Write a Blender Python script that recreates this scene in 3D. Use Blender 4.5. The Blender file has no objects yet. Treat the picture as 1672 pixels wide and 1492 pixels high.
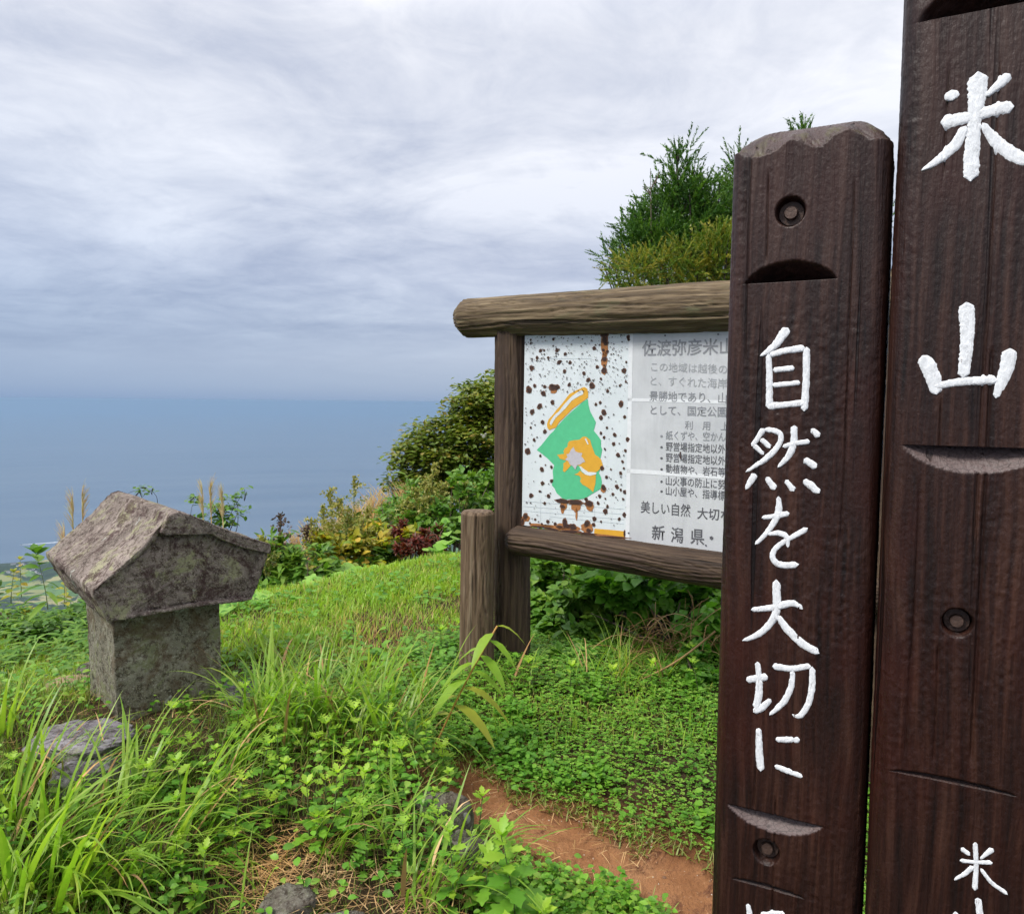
import bpy, math, random
import numpy as np
from mathutils import Vector, Matrix
S = bpy.context.scene
COL = S.collection
rng = np.random.default_rng(7)
random.seed(7)
R = math.radians

# ------------------------------------------------------------------ camera
F = 1250.0; W_, H_ = 1672.0, 1492.0
CAM = np.array([0.0, 0.0, 1.55]); PITCH = R(4.07); ROLL = R(0.5)
cd = bpy.data.cameras.new('camera'); cam = bpy.data.objects.new('camera', cd); COL.objects.link(cam)
cd.sensor_width = 36; cd.lens = F/W_*36; cd.clip_start = 0.05; cd.clip_end = 400000
fw = np.array([0, math.cos(PITCH), -math.sin(PITCH)]); r0 = np.array([1.0, 0, 0]); u0 = np.cross(r0, fw)
RT = math.cos(ROLL)*r0 + math.sin(ROLL)*u0
UP = -math.sin(ROLL)*r0 + math.cos(ROLL)*u0
cam.matrix_world = Matrix([[RT[0], UP[0], -fw[0], CAM[0]], [RT[1], UP[1], -fw[1], CAM[1]], [RT[2], UP[2], -fw[2], CAM[2]], [0, 0, 0, 1]])
S.camera = cam

# ------------------------------------------------------------------ light
EXPO = 1.35
S.view_settings.view_transform = 'Standard'; S.view_settings.look = 'None'
S.view_settings.exposure = EXPO; S.view_settings.gamma = 1; S.view_settings.use_curve_mapping = False
S.render.engine = 'CYCLES'
cy = S.cycles
cy.use_denoising = True; cy.denoiser = 'OPENIMAGEDENOISE'
try: cy.denoising_input_passes = 'RGB_ALBEDO_NORMAL'; cy.denoising_prefilter = 'ACCURATE'
except Exception: pass
cy.max_bounces = 6; cy.diffuse_bounces = 3; cy.glossy_bounces = 2; cy.transmission_bounces = 3; cy.volume_bounces = 1
cy.transparent_max_bounces = 8; cy.use_adaptive_sampling = True; cy.adaptive_threshold = 0.02
cy.caustics_reflective = False; cy.caustics_refractive = False
SUN_EL, SUN_AZ = R(52), R(238)      # azimuth clockwise from +Y: behind the camera's left shoulder
sdir = Vector((math.sin(SUN_AZ)*math.cos(SUN_EL), math.cos(SUN_AZ)*math.cos(SUN_EL), math.sin(SUN_EL)))
sl = bpy.data.lights.new('sun', 'SUN'); sl.energy = 1.5; sl.angle = R(16); sl.color = (1, 0.965, 0.9)
so = bpy.data.objects.new('sun', sl); COL.objects.link(so); so.rotation_euler = sdir.to_track_quat('Z', 'Y').to_euler()

class NT:
    """tiny node helper"""
    def __init__(s, tree): s.t = tree; s.n = tree.nodes; s.l = tree.links
    def node(s, typ, **kw):
        n = s.n.new(typ)
        for k, v in kw.items():
            if k.startswith('i_'): s.put(n.inputs[int(k[2:])] if k[2:].isdigit() else n.inputs[k[2:].replace('_', ' ')], v)
            else: setattr(n, k, v)
        return n
    def put(s, sock, v):
        if isinstance(v, bpy.types.NodeSocket): s.l.new(v, sock)
        elif v is not None: sock.default_value = v
    def math(s, op, a, b=None, c=None, clamp=False):
        n = s.n.new('ShaderNodeMath'); n.operation = op; n.use_clamp = clamp
        for i, v in enumerate((a, b, c)):
            if v is not None: s.put(n.inputs[i], v)
        return n.outputs[0]
    def mix(s, f, a, b, mode='MIX'):
        n = s.n.new('ShaderNodeMix'); n.data_type = 'RGBA'; n.blend_type = mode
        s.put(n.inputs[0], f)
        for k, v in ((6, a), (7, b)):
            if isinstance(v, (tuple, list)) and len(v) == 3: v = (*v, 1)
            s.put(n.inputs[k], v)
        return n.outputs[2]
    def ramp(s, f, stops, interp='LINEAR'):
        n = s.n.new('ShaderNodeValToRGB'); s.put(n.inputs[0], f); cr = n.color_ramp; cr.interpolation = interp
        while len(cr.elements) > 1: cr.elements.remove(cr.elements[-1])
        for i, (p, c) in enumerate(stops):
            e = cr.elements[0] if i == 0 else cr.elements.new(p)
            e.position = p
            if not isinstance(c, (tuple, list)): c = (c, c, c)
            e.color = (*c[:3], 1)
        return n.outputs[0]
    def noise(s, vec, scale, detail=4, rough=0.55, dist=0.0):
        n = s.n.new('ShaderNodeTexNoise'); s.put(n.inputs['Vector'], vec)
        n.inputs['Scale'].default_value = scale; n.inputs['Detail'].default_value = detail
        n.inputs['Roughness'].default_value = rough; n.inputs['Distortion'].default_value = dist
        return n.outputs[0]
    def vor(s, vec, scale, feature='F1', out='Distance', rnd=1.0):
        n = s.n.new('ShaderNodeTexVoronoi'); n.feature = feature; s.put(n.inputs['Vector'], vec); n.inputs['Scale'].default_value = scale
        n.inputs['Randomness'].default_value = rnd
        return n.outputs[out]
    def mapv(s, vec, scale=(1, 1, 1), loc=(0, 0, 0), rot=(0, 0, 0)):
        n = s.n.new('ShaderNodeMapping'); s.put(n.inputs[0], vec); n.inputs['Scale'].default_value = scale
        n.inputs['Location'].default_value = loc; n.inputs['Rotation'].default_value = rot
        return n.outputs[0]
    def bump(s, h, strength=0.5, dist=0.01, normal=None):
        n = s.n.new('ShaderNodeBump'); n.inputs['Strength'].default_value = strength; n.inputs['Distance'].default_value = dist
        s.put(n.inputs['Height'], h)
        if normal is not None: s.put(n.inputs['Normal'], normal)
        return n.outputs[0]

world = bpy.data.worlds.new('World'); S.world = world; world.use_nodes = True
w = NT(world.node_tree); w.n.clear()
tc = w.node('ShaderNodeTexCoord').outputs['Generated']
sp = w.node('ShaderNodeSeparateXYZ', i_0=tc); X, Y, Z = sp.outputs
zc = w.math('MAXIMUM', Z, 0.0); zd = w.math('ADD', zc, 0.15)
cv = w.node('ShaderNodeCombineXYZ', i_0=w.math('DIVIDE', X, zd), i_1=w.math('DIVIDE', Y, zd)).outputs[0]
base = w.ramp(zc, [(0.0, (.275, .375, .545)), (.016, (.33, .42, .57)), (.05, (.395, .465, .60)), (.10, (.455, .515, .64)), (.16, (.50, .55, .67)), (.27, (.60, .64, .735)), (.42, (.72, .75, .82)), (1, (1.75, 1.78, 1.85))])
n1 = w.noise(w.mapv(cv, (.78, .95, 1), (5.1, 2.6, 0)), 1.35, 10, .6, .5)
n2 = w.noise(w.mapv(cv, (.16, .6, 1), (9.3, 4.2, 0)), 1.0, 6, .5, .3)
n3 = w.noise(w.mapv(cv, (1.1, 1.2, 1), (1.3, 7.2, 0)), 3.4, 8, .65, .8)
nn = w.math('ADD', w.math('MULTIPLY', w.math('SUBTRACT', n1, .5), 1.0), w.math('ADD', w.math('MULTIPLY', w.math('SUBTRACT', n2, .5), .8), w.math('MULTIPLY', w.math('SUBTRACT', n3, .5), .33)))
amp = w.ramp(zc, [(0.0, 0.0), (.04, .12), (.11, .75), (.2, .95), (.5, 1.0)])
nn = w.math('MULTIPLY', nn, amp)
# clouds: pale tops, blue-grey bellies
cl = w.mix(w.math('ADD', w.math('MULTIPLY', nn, 2.3), .5, clamp=True), w.mix(1.0, base, (.68, .72, .83), 'MULTIPLY'), w.mix(1.0, base, (1.5, 1.44, 1.36), 'MULTIPLY'))
# the sky is a little bluer and deeper towards the left (open sea) near the horizon
side = w.math('MULTIPLY', w.ramp(X, [(0.0, 0.0), (1.0, 0.0)]), 0)
leftf = w.math('MULTIPLY', w.math('MULTIPLY', X, -1.3, clamp=True), w.ramp(zc, [(0, 1.0), (.05, .9), (.2, .35), (.4, 0.0)]))
cl = w.mix(leftf, cl, w.mix(1.0, cl, (.72, .84, .96), 'MULTIPLY'))
sky = w.node('ShaderNodeTexSky', sky_type='NISHITA', sun_disc=False, sun_elevation=SUN_EL, sun_rotation=SUN_AZ).outputs[0]
final = w.mix(0.06, w.mix(1.0, cl, (3.95, 3.95, 3.95), 'MULTIPLY'), sky)
w.node('ShaderNodeOutputWorld', i_0=w.node('ShaderNodeBackground', i_0=final, i_1=0.1).outputs[0])

# ------------------------------------------------------------------ helpers
def tag(o, label=None, cat=None, group=None, kind=None):
    for k, v in (('label', label), ('category', cat), ('group', group), ('kind', kind)):
        if v: o[k] = v
    return o
def P(px, py, Yw):
    """world point on the photo ray (px,py) at depth y = Yw"""
    d = fw + (px-W_/2)/F*RT + (H_/2-py)/F*UP
    return CAM + d*(Yw/d[1])
def ray(px, py): return fw + (px-W_/2)/F*RT + (H_/2-py)/F*UP
def hit(px, py, p0, n):
    d = ray(px, py); return CAM + d*(np.dot(p0-CAM, n)/np.dot(d, n))
def pix(p):
    v = np.asarray(p)-CAM; return W_/2 + F*np.dot(v, RT)/np.dot(v, fw), H_/2 - F*np.dot(v, UP)/np.dot(v, fw)

def _h(ix, iy, iz):
    n = (ix*374761393 + iy*668265263 + iz*2147483647 + 1274126177) & 0xffffffff
    n = ((n ^ (n >> 13))*1274126177) & 0xffffffff
    n = ((n ^ (n >> 16))*668265263) & 0xffffffff
    return ((n ^ (n >> 15)) & 0xffff)/65535.0
def vnoise(x, y, z=0.0):
    x, y, z = np.broadcast_arrays(np.asarray(x, float), np.asarray(y, float), np.asarray(z, float))
    ix, iy, iz = np.floor(x).astype(np.int64), np.floor(y).astype(np.int64), np.floor(z).astype(np.int64)
    fx, fy, fz = x-ix, y-iy, z-iz
    fx, fy, fz = fx*fx*(3-2*fx), fy*fy*(3-2*fy), fz*fz*(3-2*fz)
    r = 0
    for a in (0, 1):
        for b in (0, 1):
            for c in (0, 1):
                r = r + _h(ix+a, iy+b, iz+c)*(fx if a else 1-fx)*(fy if b else 1-fy)*(fz if c else 1-fz)
    return r*2-1
def fbm(x, y, z=0.0, o=4):
    r = 0; a = 1.0
    for i in range(o):
        r = r + a*vnoise(x*2**i+i*17.3, y*2**i+i*9.1, np.asarray(z)*2**i+i*5.7); a *= .5
    return r/1.9
def sst(x): x = np.clip(x, 0, 1); return x*x*(3-2*x)

def mesh_obj(name, v, f, mat, parent=None, smooth=True, attrs=None, loc=None, mats=None, midx=None):
    me = bpy.data.meshes.new(name)
    me.from_pydata([tuple(map(float, p)) for p in v] if not isinstance(v, list) else v, [], f)
    if mat: me.materials.append(mat)
    for m in mats or (): me.materials.append(m)
    if midx is not None: me.polygons.foreach_set('material_index', midx)
    if smooth: me.polygons.foreach_set('use_smooth', [True]*len(me.polygons))
    for k, a in (attrs or {}).items():
        at = me.attributes.new(k, 'FLOAT', 'POINT'); at.data.foreach_set('value', np.asarray(a, np.float32))
    me.update()
    o = bpy.data.objects.new(name, me); COL.objects.link(o)
    if parent is not None: o.parent = parent
    if loc is not None: o.location = loc
    return o
def grid_mesh(name, V, mat, parent=None, close_u=False, smooth=True, attrs=None):
    """V: (nv, nu, 3) array"""
    nv, nu = V.shape[:2]
    me = bpy.data.meshes.new(name)
    i, j = np.meshgrid(np.arange(nv-1), np.arange(nu if close_u else nu-1), indexing='ij')
    i = i.ravel(); j = j.ravel(); j2 = (j+1) % nu
    q = np.stack([i*nu+j, i*nu+j2, (i+1)*nu+j2, (i+1)*nu+j], 1).astype(np.int32)
    fast_mesh(me, V.reshape(-1, 3), q.ravel(), np.full(len(q), 4, np.int32), smooth)
    if mat: me.materials.append(mat)
    for k, a in (attrs or {}).items():
        at = me.attributes.new(k, 'FLOAT', 'POINT'); at.data.foreach_set('value', np.asarray(a, np.float32).ravel())
    o = bpy.data.objects.new(name, me); COL.objects.link(o)
    if parent is not None: o.parent = parent
    return o
def fast_mesh(me, verts, loops, totals, smooth=True):
    me.vertices.add(len(verts)); me.vertices.foreach_set('co', np.asarray(verts, np.float32).ravel())
    me.loops.add(len(loops)); me.loops.foreach_set('vertex_index', loops)
    me.polygons.add(len(totals))
    st = np.zeros(len(totals), np.int32); st[1:] = np.cumsum(totals)[:-1]
    me.polygons.foreach_set('loop_start', st); me.polygons.foreach_set('loop_total', totals)
    me.polygons.foreach_set('use_smooth', np.full(len(totals), smooth))
    me.update(calc_edges=True); me.validate()
def norm(v): v = np.asarray(v, float); return v/np.maximum(np.linalg.norm(v, axis=-1, keepdims=True), 1e-9)
def frames(dirs, ups, s, wx=1.0):
    y = norm(dirs); z = norm(ups-(ups*y).sum(-1, keepdims=True)*y); x = np.cross(y, z)
    s = np.broadcast_to(np.asarray(s, float), (len(y),))[:, None]; wx = np.broadcast_to(np.asarray(wx, float), (len(y),))[:, None]
    return np.stack([x*s*wx, y*s, z*s], -1)
class Soup:
    def __init__(s): s.v = []; s.l = []; s.t = []; s.r = []; s.n = 0
    def add(s, proto, M, T, rnd):
        pv, pf = proto; pv = np.asarray(pv, float); N = len(T)
        if N == 0: return
        V = np.einsum('nij,kj->nki', M, pv) + np.asarray(T)[:, None, :]
        lp = np.concatenate([np.asarray(f) for f in pf]); lt = np.array([len(f) for f in pf])
        L = (np.arange(N)[:, None]*len(pv) + lp[None, :] + s.n)
        s.v.append(V.reshape(-1, 3)); s.l.append(L.ravel()); s.t.append(np.tile(lt, N)); s.r.append(np.repeat(rnd, len(pv)))
        s.n += N*len(pv)
    def tube(s, pts, rads, k=5, rnd=0.5):
        pts = np.asarray(pts, float); n = len(pts); rads = np.broadcast_to(rads, (n,))
        tg = norm(np.gradient(pts, axis=0)); a = np.cross(tg, [0.31, 0.17, 0.93]); a = norm(a); b = np.cross(tg, a)
        th = np.arange(k)/k*2*np.pi
        V = pts[:, None]+rads[:, None, None]*(np.cos(th)[None, :, None]*a[:, None]+np.sin(th)[None, :, None]*b[:, None])
        q = [[i*k+j, i*k+(j+1) % k, (i+1)*k+(j+1) % k, (i+1)*k+j] for i in range(n-1) for j in range(k)]
        q = np.array(q); s.v.append(V.reshape(-1, 3)); s.l.append((q+s.n).ravel()); s.t.append(np.full(len(q), 4)); s.r.append(np.full(n*k, rnd)); s.n += n*k
    def build(s, name, mat, parent=None, origin=None):
        me = bpy.data.meshes.new(name)
        v = np.concatenate(s.v)
        if origin is not None: v = v-np.asarray(origin)
        fast_mesh(me, v, np.concatenate(s.l).astype(np.int32), np.concatenate(s.t).astype(np.int32))
        at = me.attributes.new('rnd', 'FLOAT', 'POINT'); r = np.concatenate(s.r).astype(np.float32)
        at.data.foreach_set('value', r)
        me.materials.append(mat)
        o = bpy.data.objects.new(name, me); COL.objects.link(o)
        if parent is not None: o.parent = parent
        elif origin is not None: o.location = origin
        return o
def empty(name, loc, label, cat, group=None, rz=0.0):
    o = bpy.data.objects.new(name, None); COL.objects.link(o); o.empty_display_size = .05
    o.location = loc; o.rotation_euler = (0, 0, rz); return tag(o, label, cat, group)
def child(name, me, parent, loc=(0, 0, 0), M=None):
    o = bpy.data.objects.new(name, me); COL.objects.link(o); o.parent = parent
    if M is not None: o.matrix_local = M
    else: o.location = loc
    return o

# leaf protos: x width, y length, z up
def half_strip(out, curl=.1, fold=.12):
    """leaf from a half outline [(x,y)..] root to tip"""
    v = []; f = []
    n = len(out); L = out[-1][1]
    zc_ = lambda y: -curl*(y/L)**2
    for x, y in out: v.append((0, y, zc_(y)))
    for x, y in out: v.append((x, y, zc_(y)+fold*abs(x)))
    for x, y in out: v.append((-x, y, zc_(y)+fold*abs(x)))
    for i in range(n-1):
        f.append([i, n+i, n+i+1, i+1]) if out[i+1][0] > 1e-6 else f.append([i, n+i, i+1])
        f.append([i, i+1, 2*n+i+1, 2*n+i]) if out[i+1][0] > 1e-6 else f.append([i, i+1, 2*n+i])
    return v, f
LOVATE = half_strip([(.015, 0), (.26, .25), (.33, .48), (.22, .75), (0, 1)], .18, .3)
LROUND = half_strip([(.02, 0), (.38, .2), (.45, .5), (.3, .85), (0, 1)], .1, .15)
LBROAD = half_strip([(.015, 0), (.2, .12), (.33, .32), (.27, .38), (.36, .5), (.27, .6), (.26, .72), (.14, .8), (0, 1)], .3, .3)
LLANCE = half_strip([(.01, 0), (.09, .25), (.11, .5), (.07, .8), (0, 1)], .35, .3)
LQUAD = ([(0, 0, 0), (.3, .45, .08), (0, 1, -.05), (-.3, .45, .08)], [[0, 1, 2], [0, 2, 3]])
LMUG = half_strip([(.02, 0), (.025, .22), (.15, .27), (.24, .40), (.11, .43), (.30, .60), (.33, .66), (.15, .64), (.24, .84), (.1, .82), (0, 1)], .22, .2)
LOAK = half_strip([(.02, 0), (.16, .18), (.2, .3), (.15, .34), (.29, .5), (.3, .56), (.2, .58), (.24, .76), (.12, .82), (0, 1)], .15, .22)
LHEART = half_strip([(.05, 0), (.38, -.05), (.52, .2), (.45, .5), (.22, .8), (0, 1)], .15, .18)
NEED = ([(-.06, 0, 0), (.06, 0, 0), (0, 1, .12)], [[0, 1, 2]])
def blade(L=1.0, w_=.03, bend=1.2, n=6, lean=.15, fold=.25):
    """arching grass blade rising in +z and bending towards +y; unit length"""
    v = []; a = lean; y = z = 0.0; st = L/n
    for i in range(n+1):
        t = i/n; ww = w_*(1-t**2.2)*(0.75+.5*min(t*3, 1))
        if i == n: v.append((0, y, z))
        else: v += [(-ww/2, y, z), (0, y-ww*fold*.5, z-ww*fold*.5), (ww/2, y, z)]
        y += math.sin(a)*st; z += math.cos(a)*st; a += bend/n*(0.4+1.2*t)
    f = []
    for i in range(n):
        if i < n-1: f += [[3*i, 3*i+1, 3*i+4, 3*i+3], [3*i+1, 3*i+2, 3*i+5, 3*i+4]]
        else: f += [[3*i, 3*i+1, 3*n], [3*i+1, 3*i+2, 3*n]]
    return v, f
def blade_lo(w_=.06, bend=.8, n=3, lean=.1):
    v = []; a = lean; y = z = 0.0; st = 1/n
    for i in range(n+1):
        t = i/n
        if i == n: v.append((0, y, z))
        else: v += [(-w_/2*(1-t*.6), y, z), (w_/2*(1-t*.6), y, z)]
        y += math.sin(a)*st; z += math.cos(a)*st; a += bend/n*(.5+t)
    f = [[2*i, 2*i+1, 2*i+3, 2*i+2] for i in range(n-1)] + [[2*n-2, 2*n-1, 2*n]]
    return v, f
def zrot(ang, s, sx=1.0, tilt=None):
    """matrices rotating about z by ang, scaled"""
    ang = np.asarray(ang); s = np.broadcast_to(s, ang.shape); sx = np.broadcast_to(sx, ang.shape)
    c, n_ = np.cos(ang), np.sin(ang); M = np.zeros((len(ang), 3, 3))
    M[:, 0, 0] = c*s*sx; M[:, 0, 1] = -n_*s; M[:, 1, 0] = n_*s*sx; M[:, 1, 1] = c*s; M[:, 2, 2] = s
    return M

# ------------------------------------------------------------------ materials
def new_mat(name):
    m = bpy.data.materials.new(name); m.use_nodes = True; t = NT(m.node_tree); t.n.clear()
    b = t.node('ShaderNodeBsdfPrincipled'); t.node('ShaderNodeOutputMaterial', i_0=b.outputs[0]); return m, t, b
def obj_co(t): return t.node('ShaderNodeTexCoord').outputs['Object']
def leafmat(name, cols, trans=.35, rough=.45, spec=.35):
    cols = [(min(.8, c[0]*1.58), min(.8, c[1]*1.34), min(.8, c[2]*1.35)) for c in cols]
    m = bpy.data.materials.new(name); m.use_nodes = True; t = NT(m.node_tree); t.n.clear()
    at = t.node('ShaderNodeAttribute', attribute_name='rnd').outputs['Fac']
    oi = t.node('ShaderNodeObjectInfo').outputs['Random']
    r_ = t.math('FRACT', t.math('ADD', at, t.math('MULTIPLY', oi, .999)))
    k = len(cols); col = t.ramp(r_, [(i/(k-1), c) for i, c in enumerate(cols)])
    g = t.node('ShaderNodeNewGeometry')
    mott = t.noise(g.outputs['Position'], 26, 3, .6)
    col = t.mix(t.math('MULTIPLY', mott, .75), col, t.mix(1.0, col, (.55, .72, .5), 'MULTIPLY'))
    big = t.noise(g.outputs['Position'], 2.6, 2, .5)
    if name not in ('pampas_plume', 'dry_straw'): col = t.mix(t.ramp(t.noise(g.outputs['Position'], 75, 3, .65), [(.66, 0.0), (.71, .6)]), col, (.24, .17, .06))
    col = t.mix(t.ramp(big, [(.4, 0.0), (.7, .45)]), col, t.mix(1.0, col, (1.35, 1.12, .7), 'MULTIPLY'))
    col = t.mix(g.outputs['Backfacing'], col, t.mix(1.0, col, (1.15, 1.12, 1.3), 'MULTIPLY'))
    pb = t.node('ShaderNodeBsdfPrincipled'); t.put(pb.inputs['Base Color'], col); pb.inputs['Roughness'].default_value = rough
    pb.inputs['Specular IOR Level'].default_value = spec
    t.put(pb.inputs['Normal'], t.bump(t.noise(g.outputs['Position'], 160, 2, .5), .25, .002))
    tr = t.node('ShaderNodeBsdfTranslucent'); t.put(tr.inputs[0], t.mix(1.0, col, (1.35, 1.45, .6), 'MULTIPLY'))
    ms = t.node('ShaderNodeMixShader', i_0=trans, i_1=pb.outputs[0], i_2=tr.outputs[0])
    t.node('ShaderNodeOutputMaterial', i_0=ms.outputs[0]); return m
M_GRASS = leafmat('grass_green', [(.13, .25, .025), (.20, .37, .045), (.16, .31, .03), (.27, .42, .07), (.20, .38, .045), (.36, .36, .13), (.16, .30, .03)], .4)
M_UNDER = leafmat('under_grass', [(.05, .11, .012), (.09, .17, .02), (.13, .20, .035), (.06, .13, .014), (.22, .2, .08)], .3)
M_PGRASS = leafmat('path_edge_grass', [(.11, .18, .03), (.18, .24, .05), (.28, .26, .11), (.13, .22, .03), (.22, .2, .09)], .3)
M_SEDGE = leafmat('long_grass', [(.10, .22, .02), (.16, .31, .035), (.22, .36, .05), (.12, .26, .025), (.25, .36, .07), (.14, .28, .03)], .45, .38, .5)
M_STRAW = leafmat('dry_straw', [(.20, .13, .06), (.36, .25, .13), (.14, .08, .045), (.45, .34, .2), (.26, .17, .08)], .1, .8, .1)
M_CLOVER = leafmat('clover', [(.045, .15, .012), (.08, .23, .02), (.12, .30, .028), (.055, .17, .015), (.16, .34, .045), (.17, .29, .05), (.07, .21, .02)], .3)
M_MUG = leafmat('mugwort_leaf', [(.06, .18, .02), (.09, .24, .025), (.13, .3, .035), (.07, .2, .025)], .35)
M_MUGTOP = leafmat('young_leaf', [(.20, .38, .04), (.28, .45, .06), (.16, .33, .035)], .45)
M_BUSH = leafmat('bush_leaf', [(.04, .12, .014), (.08, .19, .02), (.055, .15, .02), (.13, .24, .03), (.09, .2, .02)], .3)
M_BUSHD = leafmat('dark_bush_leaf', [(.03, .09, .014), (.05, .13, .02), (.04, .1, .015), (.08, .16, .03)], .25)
M_TREE = leafmat('tree_leaf', [(.05, .095, .012), (.10, .155, .02), (.07, .125, .015), (.17, .19, .035), (.06, .11, .014), (.2, .16, .04)], .25)
M_YEL = leafmat('yellowing_leaf', [(.12, .2, .02), (.28, .28, .03), (.18, .26, .03), (.4, .3, .04), (.1, .2, .02)], .35)
M_KUDZU = leafmat('broad_leaf', [(.16, .34, .06), (.22, .42, .09), (.12, .3, .04)], .4)
M_RED = leafmat('red_leaf', [(.075, .012, .009), (.12, .02, .012), (.05, .025, .012), (.09, .045, .016)], .25)
M_PURP = leafmat('brown_seed_head', [(.05, .03, .03), (.09, .05, .045), (.05, .05, .03), (.12, .08, .06)], .1)
M_SPIKE = leafmat('flowering_mugwort', [(.16, .20, .05), (.26, .27, .08), (.12, .18, .04), (.32, .29, .11)], .3)
M_PAMPAS = leafmat('pampas_plume', [(.55, .40, .27), (.68, .52, .38), (.46, .32, .2)], .4, .8, .1)
M_CEDAR = leafmat('cedar_needle', [(.022, .075, .012), (.045, .125, .016), (.03, .09, .017), (.09, .20, .024), (.055, .12, .02)], .25)
M_CEDARY = leafmat('yellow_conifer', [(.07, .14, .018), (.13, .22, .025), (.06, .13, .018), (.24, .24, .035), (.10, .19, .022)], .25)
M_LILY = leafmat('lily_leaf', [(.13, .28, .03), (.2, .34, .04), (.3, .32, .05)], .45)

def woodmat(name, dark, mid, light, grain=(70, 70, 2.2), bumps=.5, rough=.6, green=None, spec=.4, blotch=None):
    m, t, b = new_mat(name); co = obj_co(t)
    wv = t.mapv(co, grain)
    warp = t.noise(t.mapv(co, (6, 6, 1.2)), 1, 3)
    wadd = t.node('ShaderNodeVectorMath', operation='ADD', i_0=wv).outputs
    nvec = t.n[-1]
    cmb = t.node('ShaderNodeCombineXYZ', i_0=t.math('MULTIPLY', warp, 5.0), i_1=t.math('MULTIPLY', warp, 3.0)).outputs[0]
    t.l.new(cmb, nvec.inputs[1]); vec = nvec.outputs[0]
    g = t.noise(vec, 1.0, 5, .62)
    g2 = t.noise(t.mapv(co, (grain[0]*2.6, grain[1]*2.6, grain[2]*3)), 1.0, 3, .6)
    col = t.ramp(g, [(.28, dark), (.5, mid), (.74, light)])
    col = t.mix(t.math('MULTIPLY', g2, .5), col, t.mix(1.0, col, (.5, .5, .5), 'MULTIPLY'))
    lg = t.noise(t.mapv(co, (5, 5, 1.6)), 1.0, 4, .6)
    if blotch: col = t.mix(t.ramp(lg, [(.48, 0.0), (.66, .6)]), col, blotch)
    if green: col = t.mix(t.ramp(t.noise(t.mapv(co, (14, 14, 5)), 1.0, 5, .7), [(.56, 0.0), (.7, .55)]), col, green)
    pit = t.noise(t.mapv(co, (150, 150, 90)), 1.0, 3, .6)
    if name == 'stained_wood':
        ct = t.node('ShaderNodeAttribute', attribute_name='cut').outputs['Fac']; hg = t.node('ShaderNodeAttribute', attribute_name='high').outputs['Fac']
        chk = t.vor(t.mapv(co, (70, 70, 130)), 1.0, 'DISTANCE_TO_EDGE')
        grey = t.mix(t.ramp(chk, [(0.0, 0.0), (.06, 1.0)]), (.05, .035, .033), t.mix(g2, (.075, .05, .046), (.15, .11, .104)))
        col = t.mix(t.math('MULTIPLY', hg, t.ramp(g, [(.35, .0), (.75, .35)])), col, (.06, .046, .042))
        moss = t.math('MULTIPLY', t.ramp(t.noise(t.mapv(co, (30, 30, 9)), 1.0, 4, .7), [(.52, 0.0), (.62, .8)]), t.ramp(t.math('MULTIPLY', hg, ct), [(.2, 0.0), (.3, 1.0)]))
        col = t.mix(ct, col, grey); col = t.mix(t.math('MULTIPLY', moss, .6), col, (.08, .075, .02))
    crack = t.ramp(t.noise(t.mapv(co, (grain[0]*.6, grain[1]*.6, .9)), 1.0, 2, .5), [(.30, 0.0), (.345, 1.0)])
    col = t.mix(crack, t.mix(1.0, col, (.3, .28, .28), 'MULTIPLY'), col)
    h = t.math('ADD', t.math('MULTIPLY', g, .7), t.math('ADD', t.math('MULTIPLY', pit, .28), t.math('MULTIPLY', crack, .5)))
    t.put(b.inputs['Base Color'], col); t.put(b.inputs['Roughness'], t.math('ADD', rough-.1, t.math('MULTIPLY', g2, .25)))
    b.inputs['Specular IOR Level'].default_value = spec
    t.put(b.inputs['Normal'], t.bump(h, bumps, .006)); return m
M_POST = woodmat('stained_wood', (.003, .0014, .001), (.023, .0078, .0048), (.066, .028, .0175), (75, 75, 3.0), .9, .45, spec=.33, blotch=(.042, .0075, .0035))
M_CUT = woodmat('cut_wood', (.06, .045, .042), (.12, .095, .09), (.17, .14, .13), (60, 60, 20), .6, .7)
M_LOG = woodmat('weathered_log', (.025, .015, .008), (.125, .085, .044), (.31, .235, .135), (55, 55, 1.5), .9, .75, green=(.10, .11, .05))
M_LOGD = woodmat('weathered_dark_log', (.014, .008, .005), (.058, .034, .02), (.15, .10, .058), (55, 55, 1.5), .9, .75, blotch=(.055, .03, .022))
M_STAKE = woodmat('grey_brown_stake', (.035, .02, .011), (.14, .09, .052), (.28, .215, .145), (55, 55, 1.5), .9, .8, blotch=(.10, .05, .03))

def simple(name, col, rough=.6, metal=0, vary=.0, scale=30, bump_=0, spec=.5):
    m, t, b = new_mat(name); co = obj_co(t)
    if vary:
        n = t.noise(co, scale, 5, .6); c2 = tuple(c*(1-vary) for c in col); t.put(b.inputs['Base Color'], t.ramp(n, [(.3, c2), (.7, col)]))
        if bump_: t.put(b.inputs['Normal'], t.bump(n, bump_, .003))
    else: b.inputs['Base Color'].default_value = (*col, 1)
    b.inputs['Roughness'].default_value = rough; b.inputs['Metallic'].default_value = metal; b.inputs['Specular IOR Level'].default_value = spec
    return m
M_PAINT, t, b = new_mat('white_brush_paint'); co = obj_co(t)
pn_ = t.noise(t.mapv(co, (170, 170, 60)), 1, 4, .7); pc = t.ramp(pn_, [(.3, (.62, .64, .66)), (.6, (.80, .82, .84))])
t.put(b.inputs['Base Color'], t.mix(t.ramp(t.noise(t.mapv(co, (260, 260, 70)), 1, 4, .75), [(.64, 0.0), (.68, .75)]), pc, (.16, .10, .07)))
b.inputs['Roughness'].default_value = .6; t.put(b.inputs['Normal'], t.bump(pn_, .8, .003))
M_INK = simple('black_print', (.09, .09, .10), .6)
M_INKF = simple('faded_print', (.26, .27, .29), .6, 0, .25, 60)
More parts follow.
